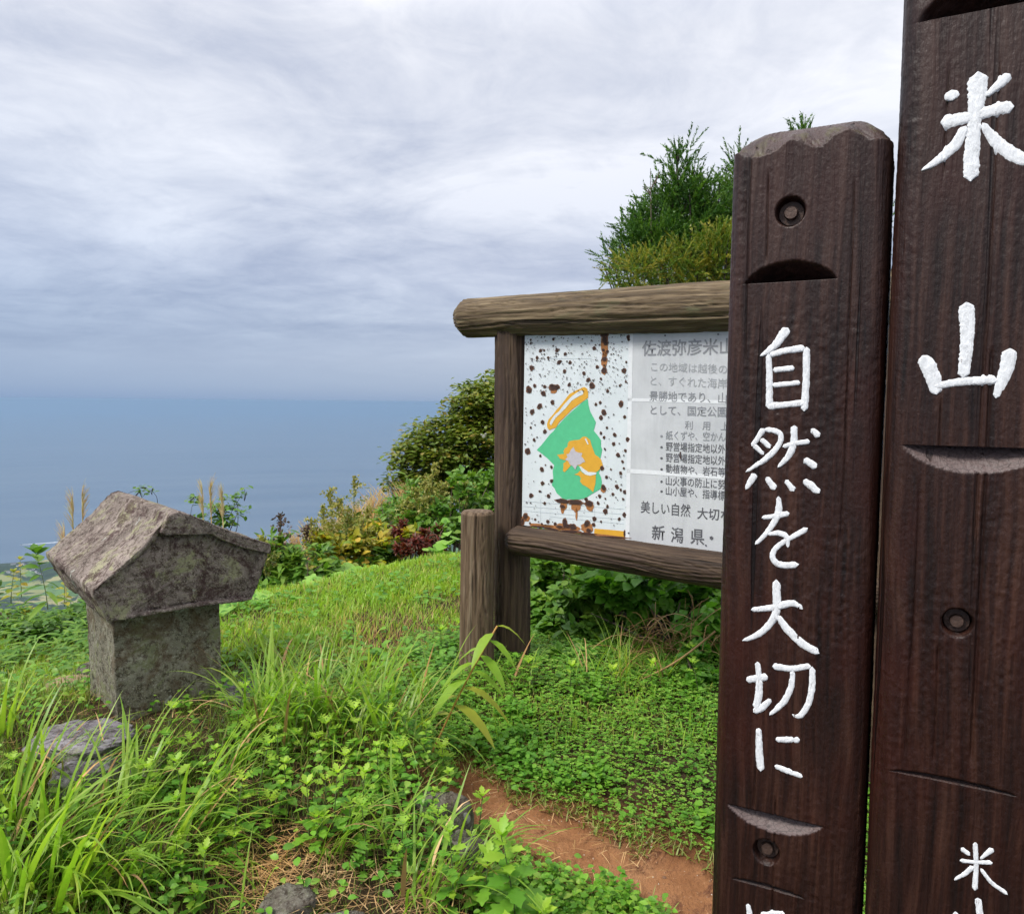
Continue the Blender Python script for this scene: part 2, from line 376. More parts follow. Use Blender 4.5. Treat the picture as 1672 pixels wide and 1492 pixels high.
M_INKVF = simple('very_faded_print', (.36, .375, .39), .6, 0, .2, 60)
M_BOLT = simple('rusty_bolt', (.10, .06, .045), .55, .3, .5, 200, .5)
M_MAPG = simple('map_green', (.085, .49, .24), .55, 0, .10, 40)
M_MAPO = simple('map_orange', (.68, .36, .03), .55, 0, .1, 40)
M_MAPL = simple('map_lilac', (.5, .48, .52), .6, 0, .15, 90)
M_RUST = simple('rust_core', (.055, .024, .017), .8, 0, .5, 150)
M_RUSTL = simple('rust_halo', (.42, .17, .05), .8, 0, .4, 150)
M_LINE = simple('thin_print', (.52, .58, .61), .6)
M_TAPE = simple('pale_tape', (.72, .74, .76), .6, 0, .1, 60)

def panelmat(name, col, dirty):
    m, t, b = new_mat(name); co = obj_co(t)
    n = t.noise(co, 5, 6, .65); n2 = t.noise(t.mapv(co, (30, 30, 4)), 1, 4, .6)
    c = t.mix(t.ramp(n, [(.35, 0.0), (.7, 1.0)]), col, dirty)
    c = t.mix(t.math('MULTIPLY', t.ramp(n2, [(.5, 0.0), (.75, 1.0)]), .35), c, tuple(x*.82 for x in dirty))
    t.put(b.inputs['Base Color'], c); b.inputs['Roughness'].default_value = .42
    t.put(b.inputs['Normal'], t.bump(n, .15, .01)); return m
M_PANEL = panelmat('enamel_white', (.66, .71, .73), (.58, .63, .65))
M_PANELG = panelmat('grey_film', (.56, .575, .59), (.46, .475, .49))

def stonemat(name, c_dark, c_mid, c_light, lichen, stain, stain_amt=.5, bumpd=.012, streak=(1, 1, 1)):
    m, t, b = new_mat(name); co = obj_co(t); cs_ = t.mapv(co, streak)
    a = t.noise(cs_, 6, 8, .72, .5); f = t.noise(cs_, 46, 6, .75, .3); v = t.noise(co, 170, 3, .65); big = t.noise(co, 2.6, 4, .6)
    col = t.ramp(a, [(.28, c_dark), (.5, c_mid), (.72, c_light)])
    col = t.mix(t.ramp(big, [(.38, .5), (.6, 0.0)]), col, c_dark)
    spk = t.ramp(f, [(.40, .0), (.53, 1.0)])
    col = t.mix(spk, t.mix(1.0, col, (.30, .26, .24), 'MULTIPLY'), col)
    col = t.mix(t.ramp(v, [(.54, 0.0), (.68, .6)]), col, c_light)
    li = t.math('MULTIPLY', t.ramp(t.noise(co, 6, 6, .75, .8), [(.54, 0.0), (.60, .9)]), t.ramp(f, [(.36, .1), (.56, 1.0)]))
    col = t.mix(li, col, lichen)
    st = t.math('MULTIPLY', t.ramp(t.noise(t.mapv(cs_, (1, 1, 1), (4.2, 1.1, 7.7)), 8, 7, .78, .6), [(.51, 0.0), (.58, 1.0)]), stain_amt)
    st = t.math('MULTIPLY', st, t.ramp(v, [(.3, .4), (.55, 1.0)]))
    col = t.mix(st, col, stain)
    wh = t.ramp(t.noise(t.mapv(co, (1, 1, 1), (9, 2, 5)), 9, 3, .6, .2), [(.68, 0.0), (.70, .7)])
    col = t.mix(wh, col, (.42, .43, .38))
    h = t.math('ADD', t.math('MULTIPLY', a, .7), t.math('ADD', t.math('MULTIPLY', f, .6), t.math('MULTIPLY', v, .3)))
    t.put(b.inputs['Base Color'], col); b.inputs['Roughness'].default_value = .95; b.inputs['Specular IOR Level'].default_value = .15
    t.put(b.inputs['Normal'], t.bump(h, 1.0, bumpd)); return m
M_STROOF = stonemat('lichened_roof_stone', (.12, .10, .082), (.28, .23, .20), (.48, .41, .36), (.31, .31, .17), (.055, .028, .028), .9, .016)
M_STBODY = stonemat('mossy_body_stone', (.11, .10, .072), (.26, .245, .185), (.44, .42, .34), (.17, .185, .085), (.10, .062, .035), .7, .010)
M_STSLAB = stonemat('purple_grey_stone', (.13, .115, .125), (.26, .24, .26), (.38, .36, .39), (.24, .24, .17), (.09, .07, .065), .4)
M_ROCK = stonemat('buried_rock', (.09, .08, .06), (.17, .155, .125), (.27, .26, .22), (.18, .19, .12), (.07, .05, .04), .5)

# ------------------------------------------------------------------ terrain
RX = [-9, -3.5, -2.6, -1.75, -1.0, -.4, .5, 3, 9]; RY = [5.6, 4.9, 4.6, 4.5, 5.2, 5.9, 6.8, 8, 9]
def Hz(x, y, detail=True):
    x = np.asarray(x, float); y = np.asarray(y, float)
    b = np.clip((y-2.35)*.22, -.12, .25)+.0168*np.clip(y, 0, 9)
    b = b - .16*sst((-1.25-x)/1.2)*sst((y-2.9)/.8)*np.clip(-1.1-x, 0, 1.6)
    xb = np.interp(y, [0, 1.5, 2.2, 2.75, 3.2], [.5, .27, .02, -.22, -.5])
    bank = sst((xb-x)/.28+.15)*(1-sst((y-2.75)/.7))*.23
    b = b + bank
    if detail:
        near = np.exp(-(x*x+y*y)/300.)
        b = b + near*(.022*fbm(x*1.7, y*1.7, 0., 4)+.006*fbm(x*13, y*13, 3., 2))
    yr = np.interp(x, RX, RY)
    d = np.maximum(np.maximum(y-yr, np.abs(x)-9.0), -y-8.0)
    dd = np.maximum(d, 0)
    drop = .62*(np.sqrt(dd*dd+.25)-.5)
    far = sst((dd-20)/200)
    if detail: drop = drop*(1+.10*far*fbm(x/90, y/90, 1., 4))
    return np.maximum(b-drop, -992.0)
def G(px, py, lift=0.0):
    """where the photo ray meets the ground"""
    d = ray(px, py); tt = np.linspace(1.0, 12, 1400); p = CAM[None]+d[None]*tt[:, None]
    h = Hz(p[:, 0], p[:, 1]); k = np.argmax(p[:, 2] < h+lift)
    if not (p[k, 2] < h[k]+lift): return None
    return p[k]
def inpoly(x, y, poly):
    c = np.zeros(np.shape(x), bool); n = len(poly)
    for i in range(n):
        x1, y1 = poly[i]; x2, y2 = poly[(i+1) % n]
        c ^= ((y1 > y) != (y2 > y)) & (x < (x2-x1)*(y-y1)/((y2-y1) or 1e-9)+x1)
    return c
def segd(x, y, poly):
    d = np.full(np.shape(x), 1e9)
    for i in range(len(poly)):
        a = np.array(poly[i]); b = np.array(poly[(i+1) % len(poly)]); ab = b-a
        t = np.clip(((x-a[0])*ab[0]+(y-a[1])*ab[1])/(ab@ab), 0, 1)
        d = np.minimum(d, np.hypot(x-a[0]-t*ab[0], y-a[1]-t*ab[1]))
    return d
PATH = [tuple(G(*q)[:2]) for q in [(712, 1262), (765, 1250), (800, 1275), (850, 1306), (905, 1335), (955, 1362), (1010, 1388), (1090, 1396), (1170, 1425), (1260, 1470), (1260, 1600), (1130, 1580), (1085, 1500), (1000, 1452), (930, 1428), (880, 1405), (845, 1385), (790, 1340), (730, 1310)]]
def pathf(x, y):
    """signed: positive inside the bare path"""
    n = .05*fbm(np.asarray(x)*7, np.asarray(y)*7, 2., 4)+.02*fbm(np.asarray(x)*30, np.asarray(y)*30, 6., 2)
    s = np.where(inpoly(x, y, PATH), 1, -1)*segd(x, y, PATH); return s+n
def axis(lo, hi, step, far, g):
    a = list(np.arange(lo, hi+1e-6, step)); s = step
    while a[-1] < far: s *= g; a.append(a[-1]+s)
    b = []; s = step; c = lo
    while c > -far: s *= g; c -= s; b.append(c)
    return np.array(b[::-1]+a)
gx = axis(-4.2, 3.2, .035, 2400, 1.13); gy = axis(.6, 8.2, .035, 2400, 1.13)
GX, GY = np.meshgrid(gx, gy); GZ = Hz(GX, GY)
pf = pathf(GX, GY); GZ = GZ - .02*sst(pf/.06+.4)*(np.hypot(GX, GY) < 8)
m, t, b = new_mat('soil'); g = t.node('ShaderNodeNewGeometry').outputs['Position']
pa = t.node('ShaderNodeAttribute', attribute_name='path').outputs['Fac']
pw = t.node('ShaderNodeAttribute', attribute_name='pathwide').outputs['Fac']; n1_ = t.noise(g, 6, 6, .65); n2_ = t.noise(g, 90, 4, .7)
dirt = t.ramp(n1_, [(.3, (.19, .08, .034)), (.5, (.28, .13, .058)), (.72, (.35, .18, .088))])
dirt = t.mix(t.ramp(t.noise(g, 12, 7, .8, .6), [(.52, 0.0), (.62, .85)]), dirt, (.11, .045, .025))
dirt = t.mix(t.ramp(n2_, [(.62, 0.0), (.7, .4)]), dirt, (.6, .4, .25))
humus = t.ramp(n1_, [(.3, (.022, .015, .008)), (.55, (.055, .037, .019)), (.75, (.11, .075, .04))])
humus = t.mix(t.math('MULTIPLY', pw, t.ramp(t.noise(g, 40, 4, .7), [(.3, .35), (.6, .95)])), humus, t.mix(1.0, dirt, (.62, .55, .5), 'MULTIPLY'))
verd = t.ramp(t.noise(g, .06, 6, .7), [(.3, (.02, .05, .015)), (.7, (.05, .10, .025))])
fard = t.ramp(t.node('ShaderNodeAttribute', attribute_name='far').outputs['Fac'], [(0, 0.0), (1, 1.0)])
col = t.mix(fard, t.mix(pa, humus, dirt), verd)
t.put(b.inputs['Base Color'], col); b.inputs['Roughness'].default_value = .95; b.inputs['Specular IOR Level'].default_value = .15
t.put(b.inputs['Normal'], t.bump(t.math('ADD', n2_, t.math('MULTIPLY', t.noise(g, 25, 4, .6), 1.8)), .9, .012))
M_SOIL = m
grd = grid_mesh('ground', np.stack([GX, GY, GZ], -1), M_SOIL, attrs={'path': sst(pf/.03+.5), 'pathwide': sst(pf/.35+1.0), 'far': sst((np.hypot(GX, GY)-9)/6)})
tag(grd, 'reddish soil of the summit clearing falling away to the mountainside', kind='structure')

# coastal plain and hills far below
az = np.radians(np.linspace(-62, 55, 300)); rr = np.linspace(1250, 5900, 260)
AZ, RR = np.meshgrid(az, rr); FX, FY = np.sin(AZ)*RR, np.cos(AZ)*RR
coast = 5330+130*fbm(AZ*7+3, 0*AZ, 0., 4)
hl = 26*(fbm(FX/520, FY/520, 4., 5)+.55)+55*np.exp(-((RR-(coast-230))/190)**2)*(.75+.5*fbm(AZ*14, RR/900, 8., 3))
FZ = -985+np.maximum(hl, 3)*sst((coast-RR)/140) - 14*sst((RR-coast)/60) - 6
m, t, b = new_mat('coastal_fields'); g = t.node('ShaderNodeNewGeometry').outputs['Position']
fv = t.vor(t.mapv(g, (1, 1, 0), rot=(0, 0, .5)), .009, out='Color')
fs = t.node('ShaderNodeSeparateXYZ', i_0=fv).outputs
field = t.ramp(fs[0], [(0, (.06, .12, .03)), (.35, (.20, .21, .08)), (.55, (.09, .17, .045)), (.8, (.26, .24, .11)), (1, (.06, .12, .03))], 'CONSTANT')
wood = t.ramp(t.noise(g, .02, 4, .6), [(.3, (.008, .02, .012)), (.7, (.025, .05, .022))])
mask = t.ramp(t.noise(g, .0030, 5, .6, .4), [(.47, 0.0), (.50, 1.0)])
t.put(b.inputs['Base Color'], t.mix(mask, wood, field)); b.inputs['Roughness'].default_value = 1
t.put(b.inputs['Normal'], t.bump(t.noise(g, .05, 3, .6), .6, 6.0))
tag(grid_mesh('hills', np.stack([FX, FY, FZ], -1), m), 'coastal plain with wooded hills and fields far below', kind='structure')
# sea: a curved sheet out past its own horizon
rs = np.concatenate([[900.], np.geomspace(1400, 135000, 130)]); az2 = np.radians(np.linspace(-100, 100, 240))
AZ, RR = np.meshgrid(az2, rs)
m, t, b = new_mat('sea_water'); g = t.node('ShaderNodeNewGeometry').outputs['Position']
b.inputs['Base Color'].default_value = (.030, .075, .125, 1); b.inputs['Roughness'].default_value = .35; b.inputs['IOR'].default_value = 1.333
cur = t.noise(t.mapv(g, (.00006, .0004, 1)), 1, 5, .6, .5)
t.put(b.inputs['Base Color'], t.ramp(cur, [(.35, (.05, .09, .15)), (.65, (.085, .125, .18))]))
t.put(b.inputs['Normal'], t.bump(t.noise(g, .06, 5, .7), .6, 3.0))
sea = grid_mesh('sea', np.stack([np.sin(AZ)*RR, np.cos(AZ)*RR, -985-RR**2/(2*7.4e6)], -1), m)
tag(sea, 'calm grey-blue sea reaching to a hazy horizon', kind='structure')
# haze
hb = [(x, y, z) for x in (-140000, 140000) for y in (-25000, 140000) for z in (-2500, 7.5)]
m = bpy.data.materials.new('haze_air'); m.use_nodes = True; t = NT(m.node_tree); t.n.clear()
pv = t.node('ShaderNodeVolumePrincipled'); pv.inputs['Color'].default_value = (.30, .425, .575, 1); pv.inputs['Density'].default_value = 4.2e-5
pv.inputs['Anisotropy'].default_value = .15
t.l.new(pv.outputs[0], t.node('ShaderNodeOutputMaterial').inputs['Volume'])
tag(mesh_obj('haze', hb, [[0, 1, 3, 2], [4, 6, 7, 5], [0, 4, 5, 1], [2, 3, 7, 6], [0, 2, 6, 4], [1, 5, 7, 3]], m, smooth=False), 'pale blue sea haze', kind='stuff')

# ------------------------------------------------------------------ sign posts
def profile(w_, d_, c, n_front=110, n_side=22, n_back=14, nc=14):
    """closed cross-section, x across, y depth (front at -d/2); returns pts, normals"""
    pts = []
    fx = w_/2-c
    pts += [(-fx+2*fx*i/n_front, -d_/2, 0, -1) for i in range(n_front)]
    pts += [(fx+c*math.sin(a), -d_/2+c-c*math.cos(a), math.sin(a), -math.cos(a)) for a in [math.pi/2*i/nc for i in range(nc)]]
    sy = d_-2*c
    pts += [(w_/2, -sy/2+sy*i/n_side, 1, 0) for i in range(n_side)]
    pts += [(fx+c*math.cos(a), d_/2-c+c*math.sin(a), math.cos(a), math.sin(a)) for a in [math.pi/2*i/6 for i in range(6)]]
    pts += [(fx-2*fx*i/n_back, d_/2, 0, 1) for i in range(n_back)]
    pts += [(-fx-c*math.sin(a), d_/2-c+c*math.cos(a), -math.sin(a), math.cos(a)) for a in [math.pi/2*i/6 for i in range(6)]]
    pts += [(-w_/2, sy/2-sy*i/n_side, -1, 0) for i in range(n_side)]
    pts += [(-fx-c*math.cos(a), -d_/2+c-c*math.sin(a), -math.cos(a), -math.sin(a)) for a in [math.pi/2*i/nc for i in range(nc)]]
    return np.array(pts)
PA = R(-27)      # both posts are turned: right-hand side comes nearer
pr = np.array([math.cos(PA), math.sin(PA), 0]); pn = np.array([math.sin(PA), -math.cos(PA), 0])   # across, outwards to the viewer
def post_face(cx_px, dist):
    """centre of the front face at eye level"""
    d = ray(cx_px, 640); d = d*np.array([1, 1, 0]); d = d/np.linalg.norm(d); return np.array([*(d[:2]*dist), 0.0])
W1, D1, W2, D2 = .250, .21, .26, .23
fc1 = post_face(1306, 1.375); c1 = fc1-pn*D1/2
fc2 = fc1+pr*(W1/2+W2/2+.006)+pn*.012; c2 = fc2-pn*D2/2
GZ1, GZ2 = float(Hz(c1[0], c1[1]))-.08, float(Hz(c2[0], c2[1]))-.08
def face_uv(px, py, fc):
    p = hit(px, py, fc, pn); return float(np.dot(p-fc, pr)), float(p[2])
print('post sil', [round(pix(np.array([*(fc1+pr*s*W1/2-pn*.03)[:2], 1.55]))[0]) for s in (-1, 1)], [round(pix(np.array([*(fc2+pr*s*W2/2-pn*.03)[:2], 1.55]))[0]) for s in (-1, 1)])
def make_post(name, fc, c, w_, d_, ch, zb, ztop, notches, holes, cracks, scallop=None, seed=0):
    pr_ = profile(w_, d_, ch); nu = len(pr_); extra = [q[2]+e_ for q in notches for e_ in (-.0002, .0002)]
    zs = np.arange(zb, ztop-.09, .0026); zs = np.concatenate([zs, np.arange(ztop-.09, ztop+1e-6, .0018)])
    if scallop is None: zs = np.arange(zb, ztop+1e-6, .0028)
    zs = np.unique(np.concatenate([zs, extra]))
    U = np.broadcast_to(pr_[None, :, 0], (len(zs), nu)); ZZ = np.broadcast_to(zs[:, None], (len(zs), nu))
    arc = np.cumsum(np.hypot(np.diff(pr_[:, 0], prepend=pr_[0, 0]), np.diff(pr_[:, 1], prepend=pr_[0, 1])))
    A = np.broadcast_to(arc[None], (len(zs), nu))
    wob = .004*fbm(A*3+seed, ZZ*2.2, seed, 3)
    dsp = .0011*fbm((A+wob)*170+seed*7, ZZ*5, seed, 3)+.0016*fbm(A*18, ZZ*3, seed+3., 3)+.0011*fbm(A*150, ZZ*130, seed, 3)*sst(fbm(A*7, ZZ*5, seed+8., 2)*2+.5)
    front = (pr_[:, 3] < -.5)[None] & np.ones_like(ZZ, bool)
    for u0_, z0, z1, w0 in cracks:
        uu = u0_+.003*fbm(ZZ*4, 0*ZZ, u0_*90, 3)
        dsp = dsp-.0055*np.exp(-((U-uu)/w0)**2)*sst((ZZ-z0)/.03)*sst((z1-ZZ)/.03)*front
    for (ua, ub, za, zb_, kind, dep) in notches:
        um, hw = (ua+ub)/2, (ub-ua)/2; q = (U-um)/hw; dd = np.clip(1-q*q, 0, 1)**.7*dep
        zl = za+(zb_-za)*(U-ua)/(ub-ua)       # the straight edge, za at the left end, zb_ at the right
        k = (1.35 if kind[0] == 'u' else .62) if kind[1] == 'w' else .35
        if kind[0] == 'u': tt = (ZZ-(zl-dd*k))/np.maximum(dd*k, 1e-4); inside = (ZZ <= zl) & (ZZ > zl-dd*k)
        else: tt = ((zl+dd*k)-ZZ)/np.maximum(dd*k, 1e-4); inside = (ZZ >= zl) & (ZZ < zl+dd*k)
        dsp = np.where(inside & front & (dd > 1e-4), -dd*np.clip(tt, 0, 1)+.0006*fbm(U*200, ZZ*200, 2., 2), dsp)
    cut = np.zeros_like(ZZ)
    for (ua, ub, za, zb_, kind, dep) in notches:
        if kind[0] == 'u':
            q = (U-(ua+ub)/2)/((ub-ua)/2); dd = np.clip(1-q*q, 0, 1)**.7*dep; zl = za+(zb_-za)*(U-ua)/(ub-ua)
            cut = np.where((ZZ <= zl) & (ZZ > zl-dd*1.35) & front, 1.0, cut)
    for (uh, zh, rh) in holes:
        rad = np.hypot(U-uh, ZZ-zh); dsp = dsp-.024*sst((rh-rad)/.004+.2)*front*(rad < rh+.004)
    if scallop is not None:
        zc2 = ztop-scallop(arc, U, pr_)      # where the top bevel starts round the post
        t_ = np.clip((ZZ-zc2)/np.maximum(ztop-zc2, 1e-4), 0, 1); bev = .038*t_**1.5+.004*sst((ZZ-zc2)/.004)
        bevs = np.where(ZZ > zc2, bev, 0); cut = np.where(ZZ > zc2, .3, cut)
        dsp = dsp+np.where(ZZ > zc2, .0009*np.sin((U*1.0+ZZ*.6+.006*fbm(U*20, ZZ*20, 5., 2))*620), 0)
    Xl = pr_[None, :, 0]+pr_[None, :, 2]*dsp; Yl = pr_[None, :, 1]+pr_[None, :, 3]*dsp
    if scallop is not None: Xl = Xl*(1-bevs/(w_/2)); Yl = Yl*(1-bevs/(d_/2))
    Vv = np.stack([Xl, Yl, ZZ-zb], -1)
    # the cap: rings shrinking to the middle
    caps = []
    top = Vv[-1]
    cen = top.mean(0)
    for s in (.93, .8, .6, .35, .1, .0):
        r_ = cen+(top-cen)*s; r_[:, 2] = ztop-zb+.005*(1-s)+.002*fbm(r_[:, 0]*60, r_[:, 1]*60, 1., 2); caps.append(r_)
    Vv = np.concatenate([Vv, np.array(caps)], 0)
    cutf = np.concatenate([cut, np.full((6, nu), .3 if scallop is not None else 0)], 0)
    o = grid_mesh(name, Vv, M_POST, close_u=True, attrs={'cut': cutf, 'high': sst((Vv[..., 2]+zb-1.45)/.6)})
    o.location = (c[0], c[1], zb); o.rotation_euler = (0, 0, PA)
    return o
def uvn(fc, a, b): return (*face_uv(*a, fc), *face_uv(*b, fc))
def notch(fc, a, b, kind, dep):
    (ua, za), (ub, zb_) = face_uv(*a, fc), face_uv(*b, fc); return (ua, ub, (za+zb_)/2, (za+zb_)/2, kind, dep)
def hole(fc, px, py, rpx):
    u, z = face_uv(px, py, fc); u2, _ = face_uv(px+rpx, py, fc); return (u, z, abs(u2-u))
ztop1 = face_uv(1335, 193, fc1)[1]
sx = [-.3, -.115, -.095, -.078, -.055, -.03, -.012, .005, .02, .04, .06, .078, .09, .3]
sy_ = [.035, .036, .048, .05, .045, .028, .032, .044, .047, .030, .024, .035, .045, .05]
def scal(arc, U, pr_): return np.interp(U, sx, sy_)+.02*(pr_[None, :, 3] > .5)
holes1 = [hole(fc1, 1290, 345, 25), hole(fc1, 1251, 1391, 22)]
cr = lambda fc, px, y0, y1, w0=.0012: (face_uv(px, (y0+y1)/2, fc)[0], face_uv(px, y1, fc)[1], face_uv(px, y0, fc)[1], w0)
pA = make_post('carved_post', fc1, c1, W1, D1, .030, GZ1, ztop1,
    [notch(fc1, (1216, 462), (1366, 457), 'dw', .056), notch(fc1, (1189, 1311), (1343, 1350), 'uw', .024), notch(fc1, (1196, 1432), (1312, 1469), 'dn', .02)],
    holes1, [cr(fc1, 1252, 270, 440), cr(fc1, 1383, 285, 900, .0010), cr(fc1, 1262, 1290, 1560), cr(fc1, 1232, 1180, 1330, .0009), cr(fc1, 1212, 260, 760, .0009), cr(fc1, 1222, 240, 600, .0009)], scal, 1)
tag(pA, 'shorter dark stained post with chiselled top and a column of white brush characters', 'signpost')
holes2 = [hole(fc2, 1563, 1017, 27)]
pB = make_post('carved_post', fc2, c2, W2, D2, .034, GZ2, face_uv(1590, -420, fc2)[1],
    [notch(fc2, (1500, 42), (1735, -14), 'dw', .085), notch(fc2, (1474, 727), (1716, 732), 'uw', .030), notch(fc2, (1452, 1256), (1660, 1303), 'dn', .024)],
    holes2, [cr(fc2, 1536, 640, 760), cr(fc2, 1612, 90, 900, .0015), cr(fc2, 1602, 560, 1260, .0022), cr(fc2, 1528, 1040, 1260, .0012), cr(fc2, 1490, 780, 1240, .001), cr(fc2, 1545, 100, 300, .001)], None, 5)
tag(pB, 'tallest dark stained post at the right edge with the largest white characters', 'signpost')
def bolt(post, fc, dep, h, zb, d_):
    u, z, r_ = h; n = 20; v = []; k = .46
    for (rr_, y) in ((r_*k*.9, 0), (r_*k, .002), (r_*k, .012)):
        v += [(rr_*math.cos(2*math.pi*i/n), y, rr_*math.sin(2*math.pi*i/n)) for i in range(n)]
    f = [[r*n+i, r*n+(i+1) % n, (r+1)*n+(i+1) % n, (r+1)*n+i] for r in range(2) for i in range(n)] + [list(range(n))]
    # washer
    bo_ = mesh_obj('bolt', list(v), list(f), M_BOLT, post, smooth=False, loc=(u, -d_/2+dep, z-zb)); v = []; f = []; w0 = 0
    for (rr_, y) in ((r_*k, .0095), (r_*.82, .0095), (r_*.82, .013)):
        v += [(rr_*math.cos(2*math.pi*i/n), y, rr_*math.sin(2*math.pi*i/n)) for i in range(n)]
    f += [[w0+r*n+i, w0+r*n+(i+1) % n, w0+(r+1)*n+(i+1) % n, w0+(r+1)*n+i] for r in range(2) for i in range(n)]
    return mesh_obj('washer', v, f, M_BOLT, bo_, smooth=False)
for h in holes1: bolt(pA, fc1, .010, h, GZ1, D1)
for h in holes2: bolt(pB, fc2, .010, h, GZ2, D2)

# painted characters: strokes in post-face coordinates
Z1 = lambda x, y: (1150+.33504*x, .33512*y)
Z2 = lambda x, y: (1150+.33504*x, 500+.33512*y)
Z3 = lambda x, y: (1150+.33504*x, 992+.33512*y)
def character(post, fc, zb, d_, strokes, seed, lift=.0013):
    rg = np.random.default_rng(seed); v = []; f = []
    for tf, pts in strokes:
        q = []
        for x, y, ww in pts:
            px, py = tf(x, y); u, z = face_uv(px, py, fc); u2, _ = face_uv(px+.335*ww/2, py, fc); q.append((u, z, abs(u2-u)))
        q = np.array(q); seg = np.hypot(np.diff(q[:, 0]), np.diff(q[:, 1])); s = np.concatenate([[0], np.cumsum(seg)])
        n = max(8, int(s[-1]/.0022)); ss = np.linspace(0, s[-1], n)
        # smooth the poly-line a little (Catmull style by resample + blur)
        c_ = np.stack([np.interp(ss, s, q[:, k]) for k in range(3)], 1)
        if len(q) > 2:
            kk = max(1, n//10)
            for _ in range(2):
                pad = np.concatenate([np.repeat(c_[:1], kk, 0), c_, np.repeat(c_[-1:], kk, 0)]); ker = np.ones(2*kk+1)/(2*kk+1)
                c2_ = np.stack([np.convolve(pad[:, j], ker, 'valid') for j in range(3)], 1); c2_[0] = c_[0]; c2_[-1] = c_[-1]; c_ = c2_
        tg = norm(np.gradient(c_[:, :2], axis=0)); nr = np.stack([-tg[:, 1], tg[:, 0]], 1)
        # round ends
        cap = []
        for i in range(n):
            e = min(ss[i], s[-1]-ss[i]); wv = c_[i, 2]; cap.append(wv*math.sqrt(max(0, 1-(1-min(e/(wv*.75+1e-6), 1))**2))+.0003)
        hw = np.array(cap)*1.2; ph = rg.uniform(0, 99, 2)
        hl_ = hw*(1+.2*fbm(ss*420, ph[0], 0., 3)); hr_ = hw*(1+.2*fbm(ss*330, ph[1], 4., 3))
        b0 = len(v); K = 7
        for i in range(n):
            for j in range(K):
                a = -1+2*j/(K-1); wd = hl_[i] if a < 0 else hr_[i]
                hgt = lift*(1-abs(a)**3) + .0007*float(fbm(ss[i]*260, a*3, ph[0], 2))*(1-abs(a)) if abs(a) < 1 else -.0022
                v.append((c_[i, 0]+nr[i, 0]*a*wd, -d_/2-hgt, c_[i, 1]+nr[i, 1]*a*wd-zb))
        for i in range(n-1):
            for j in range(K-1): f.append([b0+i*K+j, b0+(i+1)*K+j, b0+(i+1)*K+j+1, b0+i*K+j+1])
    return mesh_obj('painted_character', v, f, M_PAINT, post)
z3 = lambda L: (Z3, L); z2 = lambda L: (Z2, L); z1 = lambda L: (Z1, L)
character(pB, fc2, GZ2, D2, [z1([(1205, 440, 80), (1208, 492, 72)]), z1([(1490, 362, 62), (1440, 410, 55), (1372, 470, 25)]), z1([(1150, 600, 70), (1210, 590, 84), (1290, 572, 60), (1380, 548, 55), (1440, 528, 82), (1510, 520, 70)]),
    z1([(1333, 350, 100), (1330, 440, 100), (1318, 560, 70), (1312, 650, 70), (1300, 770, 85), (1298, 885, 80)]), z1([(1275, 615, 50), (1220, 715, 62), (1130, 790, 45), (1058, 832, 10)]), z1([(1355, 600, 25), (1410, 680, 62), (1490, 750, 88), (1580, 790, 70), (1640, 800, 15)])], 1)
character(pB, fc2, GZ2, D2, [z2([(1275, -20, 90), (1282, 60, 88), (1280, 200, 70), (1262, 350, 66)]), z2([(1062, 240, 60), (1090, 290, 82), (1118, 360, 78), (1132, 430, 55)]), z2([(1120, 392, 40), (1240, 368, 46), (1330, 362, 52), (1430, 358, 46)]), z2([(1490, 205, 88), (1478, 290, 82), (1450, 370, 66), (1420, 448, 34)])], 2)
character(pB, fc2, GZ2, D2, [z3([(1320, 1140, 26), (1326, 1260, 24), (1318, 1375, 32)]), z3([(1250, 1170, 30), (1295, 1203, 24)]), z3([(1408, 1172, 34), (1345, 1222, 14)]), z3([(1245, 1230, 24), (1330, 1240, 20), (1405, 1240, 28)]), z3([(1312, 1258, 30), (1270, 1295, 26), (1218, 1324, 10)]), z3([(1345, 1268, 16), (1400, 1340, 28), (1478, 1394, 22)])], 3)
character(pB, fc2, GZ2, D2, [z3([(1332, 1410, 34), (1345, 1500, 40), (1350, 1610, 34)]), z3([(1222, 1478, 28), (1240, 1540, 30), (1255, 1630, 28)]), z3([(1255, 1618, 24), (1440, 1612, 24)]), z3([(1450, 1500, 30), (1440, 1640, 26)])], 4)
character(pA, fc1, GZ1, D1, [z2([(408, 105, 52), (355, 180, 40), (305, 225, 26), (272, 243, 10)]), z2([(312, 232, 26), (318, 350, 32), (316, 500, 34)]), z2([(318, 238, 28), (400, 215, 32), (492, 203, 38)]), z2([(498, 198, 34), (497, 350, 34), (487, 512, 36)]), z2([(335, 312, 26), (440, 300, 30)]), z2([(332, 386, 26), (468, 372, 26)]), z2([(310, 488, 34), (490, 470, 32)])], 5)
character(pA, fc1, GZ1, D1, [z2([(290, 595, 30), (262, 640, 28), (232, 682, 26)]), z2([(290, 600, 24), (385, 612, 28), (368, 680, 28), (300, 745, 32), (202, 808, 12)]), z2([(275, 645, 26), (322, 690, 24)]), z2([(240, 675, 24), (290, 722, 22)]), z2([(438, 580, 32), (436, 670, 34), (410, 735, 34), (358, 785, 14)]), z2([(382, 685, 22), (440, 668, 24), (515, 658, 26)]), z2([(485, 745, 30), (548, 785, 40)]), z2([(520, 598, 26), (562, 635, 36)]),
    z2([(248, 815, 38), (222, 860, 34), (202, 892, 14)]), z2([(302, 832, 26), (345, 893, 40)]), z2([(396, 846, 24), (438, 900, 36)]), z2([(482, 848, 28), (520, 872, 40), (562, 910, 34)])], 6)
